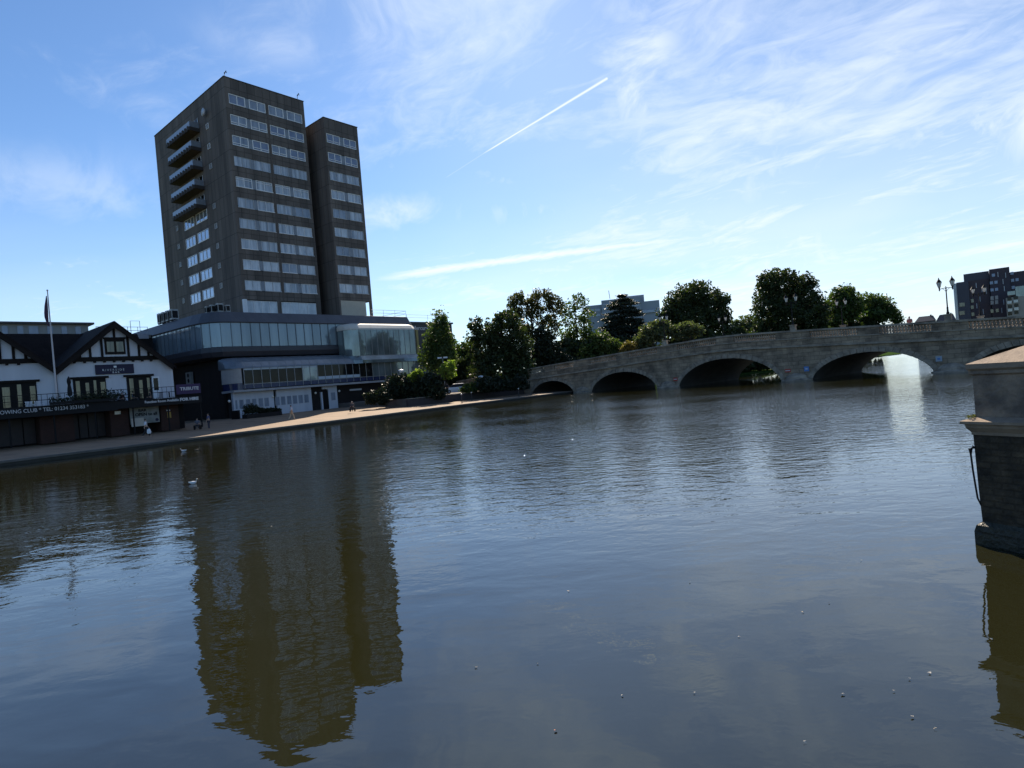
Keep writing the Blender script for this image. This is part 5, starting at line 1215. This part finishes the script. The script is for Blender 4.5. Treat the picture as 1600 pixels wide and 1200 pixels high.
# ================================================================== PEOPLE
def skin_mesh(vs, es, rad, sub=1):
    me = bpy.data.meshes.new('s'); me.from_pydata(vs, es, []); o = bpy.data.objects.new('s', me); COL.objects.link(o)
    md = o.modifiers.new('k', 'SKIN'); o.modifiers.new('d', 'SUBSURF').levels = sub
    for sv, r_ in zip(me.skin_vertices[0].data, rad): sv.radius = (r_, r_)
    me.skin_vertices[0].data[0].use_root = True
    bpy.context.view_layer.update(); dg = bpy.context.evaluated_depsgraph_get()
    m2 = bpy.data.meshes.new_from_object(o.evaluated_get(dg)); bpy.data.objects.remove(o); return m2
def person(P0, rz, label, shirt, trous, hair=(.03, .02, .015), pose='walk', sc=.95, group=None, sleeves=True, cat='person'):
    t_ = thing('person', label, cat, P0, rz, group)
    if pose == 'sit':
        z = -.43; hip = [(0, 0, .95+z)]; kn = [(.13, .42, .52), (-.13, .42, .52)]; an = [(.12, .40, .08), (-.12, .40, .08)]
    elif pose == 'walk':
        z = 0; kn = [(.09, .2, .5), (-.09, -.05, .5)]; an = [(.09, .28, .09), (-.09, -.32, .14)]
    else:
        z = 0; kn = [(.1, .02, .5), (-.1, .02, .5)]; an = [(.1, 0, .08), (-.1, 0, .08)]
    V = [(0, 0, .96+z), (0, .01, 1.15+z), (0, 0, 1.33+z), (0, 0, 1.45+z), (0, .01, 1.5+z), (0, .03, 1.58+z), (0, .03, 1.66+z)]
    Rr = [.13, .125, .145, .07, .05, .085, .075]
    E = [(0, 1), (1, 2), (2, 3), (3, 4), (4, 5), (5, 6)]
    sw = .22 if pose == 'walk' else .1
    for s_, dy in ((1, -1), (-1, 1)):
        i = len(V)
        if pose == 'sit': arm = [(s_*.17, 0, 1.38+z), (s_*.23, .04, 1.1+z), (s_*.16, .28, 1.05+z), (s_*.13, .35, 1.08+z)]
        else: arm = [(s_*.17, 0, 1.39), (s_*.23, dy*sw*.4, 1.12), (s_*.22, dy*sw+.06, .88), (s_*.22, dy*sw+.1, .79)]
        V += arm; Rr += [.065, .045, .032, .036]; E += [(2, i), (i, i+1), (i+1, i+2), (i+2, i+3)]
    for k, s_ in enumerate((1, -1)):
        i = len(V); V += [(s_*.09, 0, .88+z), kn[k], an[k], (an[k][0], an[k][1]+.14, an[k][2]-.05)]; Rr += [.085, .06, .042, .035]; E += [(0, i), (i, i+1), (i+1, i+2), (i+2, i+3)]
    def put(name, me, m):
        me.transform(Matrix.Scale(sc, 4)); me.materials.clear(); me.materials.append(m); o = bpy.data.objects.new(name, me); COL.objects.link(o); o.parent = t_
        for p in me.polygons: p.use_smooth = True
    put('body', skin_mesh(V, E, Rr), m_skin)
    I = [0, 1, 2, 3, 7, 8, 11, 12]; mp_ = {a: b for b, a in enumerate(I)}
    put('shirt', skin_mesh([V[a] for a in I], [(mp_[a], mp_[b]) for a, b in E if a in mp_ and b in mp_], [Rr[a]+.022 for a in I]), mat('shirt_cloth', shirt, None, 1, .9))
    I = [0, 15, 16, 17, 19, 20, 21]; mp_ = {a: b for b, a in enumerate(I)}
    Vt = [V[a] for a in I]; 
    put('trousers', skin_mesh(Vt, [(mp_[a], mp_[b]) for a, b in E if a in mp_ and b in mp_], [Rr[a]+.02 for a in I]), mat('trouser_cloth', trous, None, 1, .9))
    h_ = MB().ball((0, .01, 1.645+z), (.088, .095, .075), 8, 5); o = h_.build('hair', mat('hair', hair, None, 1, .6)); o.data.transform(Matrix.Scale(sc, 4)); o.parent = t_
    return t_
def gpt(x, y, z): return on_z(x, y, z)
p1 = gpt(229, 683, .31)
person(p1, R_(-50), 'person in white shirt and dark shorts walking past the printed banner', (.62, .64, .7), (.03, .03, .035))
bg_ = MB(); c = p1+Vector((.32, -.1, .55)); bg_.loft([[(c.x+dx*w, c.y+dy*w, c.z+z) for dx, dy in ((-.16, -.07), (.16, -.07), (.16, .07), (-.16, .07))] for z, w in ((-.25, .8), (-.1, 1), (.1, .8), (.2, .3))])
single(bg_, 'carrier_bag', m_plastic, 'white carrier bag held by the person in the white shirt', 'bag')
person(gpt(456, 656, .31), R_(-40), 'person in a pale top and light trousers walking past the white shutters', (.5, .5, .55), (.42, .36, .27))
person(TF(-22.9, -20.9, 3.4)+Vector((0, 0, 0)), YT+2.0, 'person in dark red seated on the balcony left of the other drinkers', (.09, .03, .04), (.03, .03, .04), pose='sit', group='drinkers on the balcony')
person(TF(-21.9, -20.7, 3.4), YT-2.0, 'person in grey-blue seated on the balcony in front of the curtained window', (.15, .17, .22), (.04, .04, .05), pose='sit', group='drinkers on the balcony')
person(TF(-20.3, -20.4, 3.4), YT+1.2, 'person in black seated on the balcony beside the white door', (.03, .03, .03), (.03, .03, .04), pose='sit', group='drinkers on the balcony')
person(gpt(327, 671, .32), R_(100), 'person in dark blue jacket standing on the shaded quay between boathouse and hotel', (.06, .07, .16), (.04, .04, .06), pose='stand', sc=.92)
person(gpt(309, 671, .32), R_(200), 'person in grey crouched on a low seat in the group on the shaded quay', (.12, .12, .15), (.04, .04, .05), pose='sit', sc=.9)
person(gpt(551, 643, .5), R_(180), 'dark clothed person seated in front of the bushes by the hotel wall', (.05, .05, .06), (.03, .03, .03), hair=(.35, .3, .25), pose='sit', sc=.95)
person(on_depth(698.5, 88, 1.33), R_(160), 'dark clothed person standing beside the small sunlit tree near the car', (.03, .03, .035), (.05, .05, .06), pose='stand')
s_, w_s, z_ = on_b(1421, 500, 1.6); person(BF(s_, 1.6, ptop(s_)-1.02), R_(-45), 'person with reddish hair and pink top walking over the bridge', (.28, .12, .12), (.05, .05, .08), hair=(.12, .04, .03), sc=.98)

# seats for the seated people who are not at the tables
def stool(P0, label):
    t_ = thing('bench_seat', label, 'seat', P0); x, y, z = P0
    MB().box(x-.35, x+.35, y-.22, y+.22, z+.38, z+.43).build('seat', m_timber, t_)
    for sx in (-.28, .28): MB().box(x+sx-.04, x+sx+.04, y-.18, y+.18, z, z+.38).build('leg', m_timber, t_)
for P0, lb in ((TF(-22.9, -20.9, 3.38), 'dark seat under the person in dark red on the balcony'), (TF(-21.9, -20.7, 3.38), 'dark seat under the person in grey-blue on the balcony'), (TF(-20.3, -20.4, 3.38), 'dark seat under the person in black on the balcony'),
               (gpt(309, 671, .32), 'low dark seat on the shaded quay under the crouched person'), (gpt(551, 643, .5), 'dark seat by the bushes at the hotel wall')): stool(P0, lb)

# ================================================================== BIRDS AND FLOATING BITS
def bird(P0, L_, rz, label, m, grp='water birds', name='gull'):
    t_ = thing(name, label, 'bird', P0, rz, grp); fr = lambda x, y, z: world_of(t_) @ Vector((x*L_, y*L_, z*L_))
    b_ = MB(fr); b_.loft([[(x, r_*math.cos(2*math.pi*k/8), zc_+h*math.sin(2*math.pi*k/8)) for k in range(8)] for x, r_, h, zc_ in ((-.6, .03, .02, .3), (-.4, .14, .1, .2), (-.1, .24, .2, .14), (.2, .22, .2, .14), (.36, .12, .14, .2), (.42, .08, .1, .36), (.45, .075, .08, .5), (.5, .09, .09, .6), (.6, .05, .05, .6), (.64, .02, .02, .59))])
    b_.build('body', m, t_, smooth=True)
    MB(fr).loft([[(.63, -.025, .575), (.63, .025, .575), (.63, .025, .61), (.63, -.025, .61)], [(.76, -.006, .57), (.76, .006, .57), (.76, .006, .58), (.76, -.006, .58)]]).build('beak', mat('beak', (.5, .3, .05), None) if 'beak' not in bpy.data.materials else bpy.data.materials['beak'], t_)
    for s_ in (-1, 1): MB(fr).loft([[(x, s_*(.2+dy), z0), (x, s_*(.25+dy), z0), (x, s_*(.22+dy), z1)] for x, dy, z0, z1 in ((-.55, -.12, .2, .3), (-.1, .0, .1, .34), (.25, -.04, .12, .28))]).build('wing', m if m is not m_plastic else m_net[1], t_)
bird(on_z(302, 756, 0), .27, R_(0), 'small white bird swimming alone in front of the tower reflection', m_plastic)
m_duck = mat('brown_feathers', (.10, .075, .05), (.2, .17, .13), 8, .8)
bird(on_z(287, 705.5, 0), .3, R_(200), 'left of two ducks swimming close to the shaded quay', m_net[1], name='duck'); bird(on_z(308, 704, 0), .26, R_(10), 'right of two ducks swimming close to the shaded quay', m_duck, name='duck')
bird(on_z(894, 620, 0), .4, R_(180), 'duck swimming below the left end of the second arch', m_duck, name='duck'); bird(on_z(924, 618, 0), .4, R_(0), 'duck swimming in front of the pier between the first two arches', m_duck, name='duck')
m_leafy = [mat('dead_leaf', (.45, .38, .28), None, 1, .8), mat('orange_leaf', (.5, .16, .07), None, 1, .8), mat('feather', (.42, .40, .35), None, 1, .8)]
def floater(x, y, s, k, label):
    P0 = on_z(x, y, .004); f_ = MB(); n = 7; a0 = random.uniform(0, 3)
    f_.v.append(Vector((P0.x, P0.y, .012)))
    for j in range(n): a = a0+2*math.pi*j/n; r_ = s*.6*random.uniform(.5, 1.2); f_.v.append(Vector((P0.x+r_*math.cos(a)*1.5, P0.y+r_*math.sin(a), .006+random.uniform(0, .012))))
    f_.f = [(0, j+1, (j+1) % n+1) for j in range(n)]
    o = f_.build('floating_leaf', m_leafy[k], recalc=False); reorigin(o); tag(o, label, 'leaf', 'leaves floating on the near water')
for x, y, s, k, lb in ((1317, 1085, .022, 2, 'largest pale fragment floating near the bottom right'), (1453, 1052, .024, 2, 'pale curled leaf floating highest of the group near the pier reflection'), (1421, 1061, .015, 2, 'small white leaf just left of the curled one'), (1396, 1080, .013, 2, 'small white fleck right of the largest fragment'),
                       (1426, 1121, .016, 2, 'pale leaf below the right group near the bottom'), (1461, 1139, .013, 0, 'buff leaf lowest of the right group'), (1254, 957, .02, 0, 'tan leaf floating in the cloud reflection right of centre'), (1295, 942, .015, 2, 'white fleck up and right of the tan leaf'),
                       (1155, 995, .015, 2, 'white fleck alone below the tan leaf'), (868, 1142, .017, 1, 'orange leaf near the bottom centre'), (840, 1037, .014, 0, 'buff fleck left of centre'), (888, 924, .022, 0, 'long buff leaf in the blue water left of centre'),
                       (1085, 1083, .012, 2, 'white fleck left of the largest fragment'), (1257, 1160, .014, 2, 'white fleck near the bottom edge right of centre'), (972, 1087, .011, 2, 'tiny white fleck between the orange leaf and the white fleck'), (744, 1043, .016, 0, 'thin yellow-green leaf right of the tower reflection'),
                       (1549, 999, .018, 2, 'white leaf on the dark pier reflection'), (1078, 910, .014, 2, 'white fleck in the blue mid water'), (1346, 876, .018, 2, 'white fleck far out in the blue water on the right'), (424, 823, .02, 2, 'white fleck on the tower reflection')):
    floater(x, y, s, k, lb)
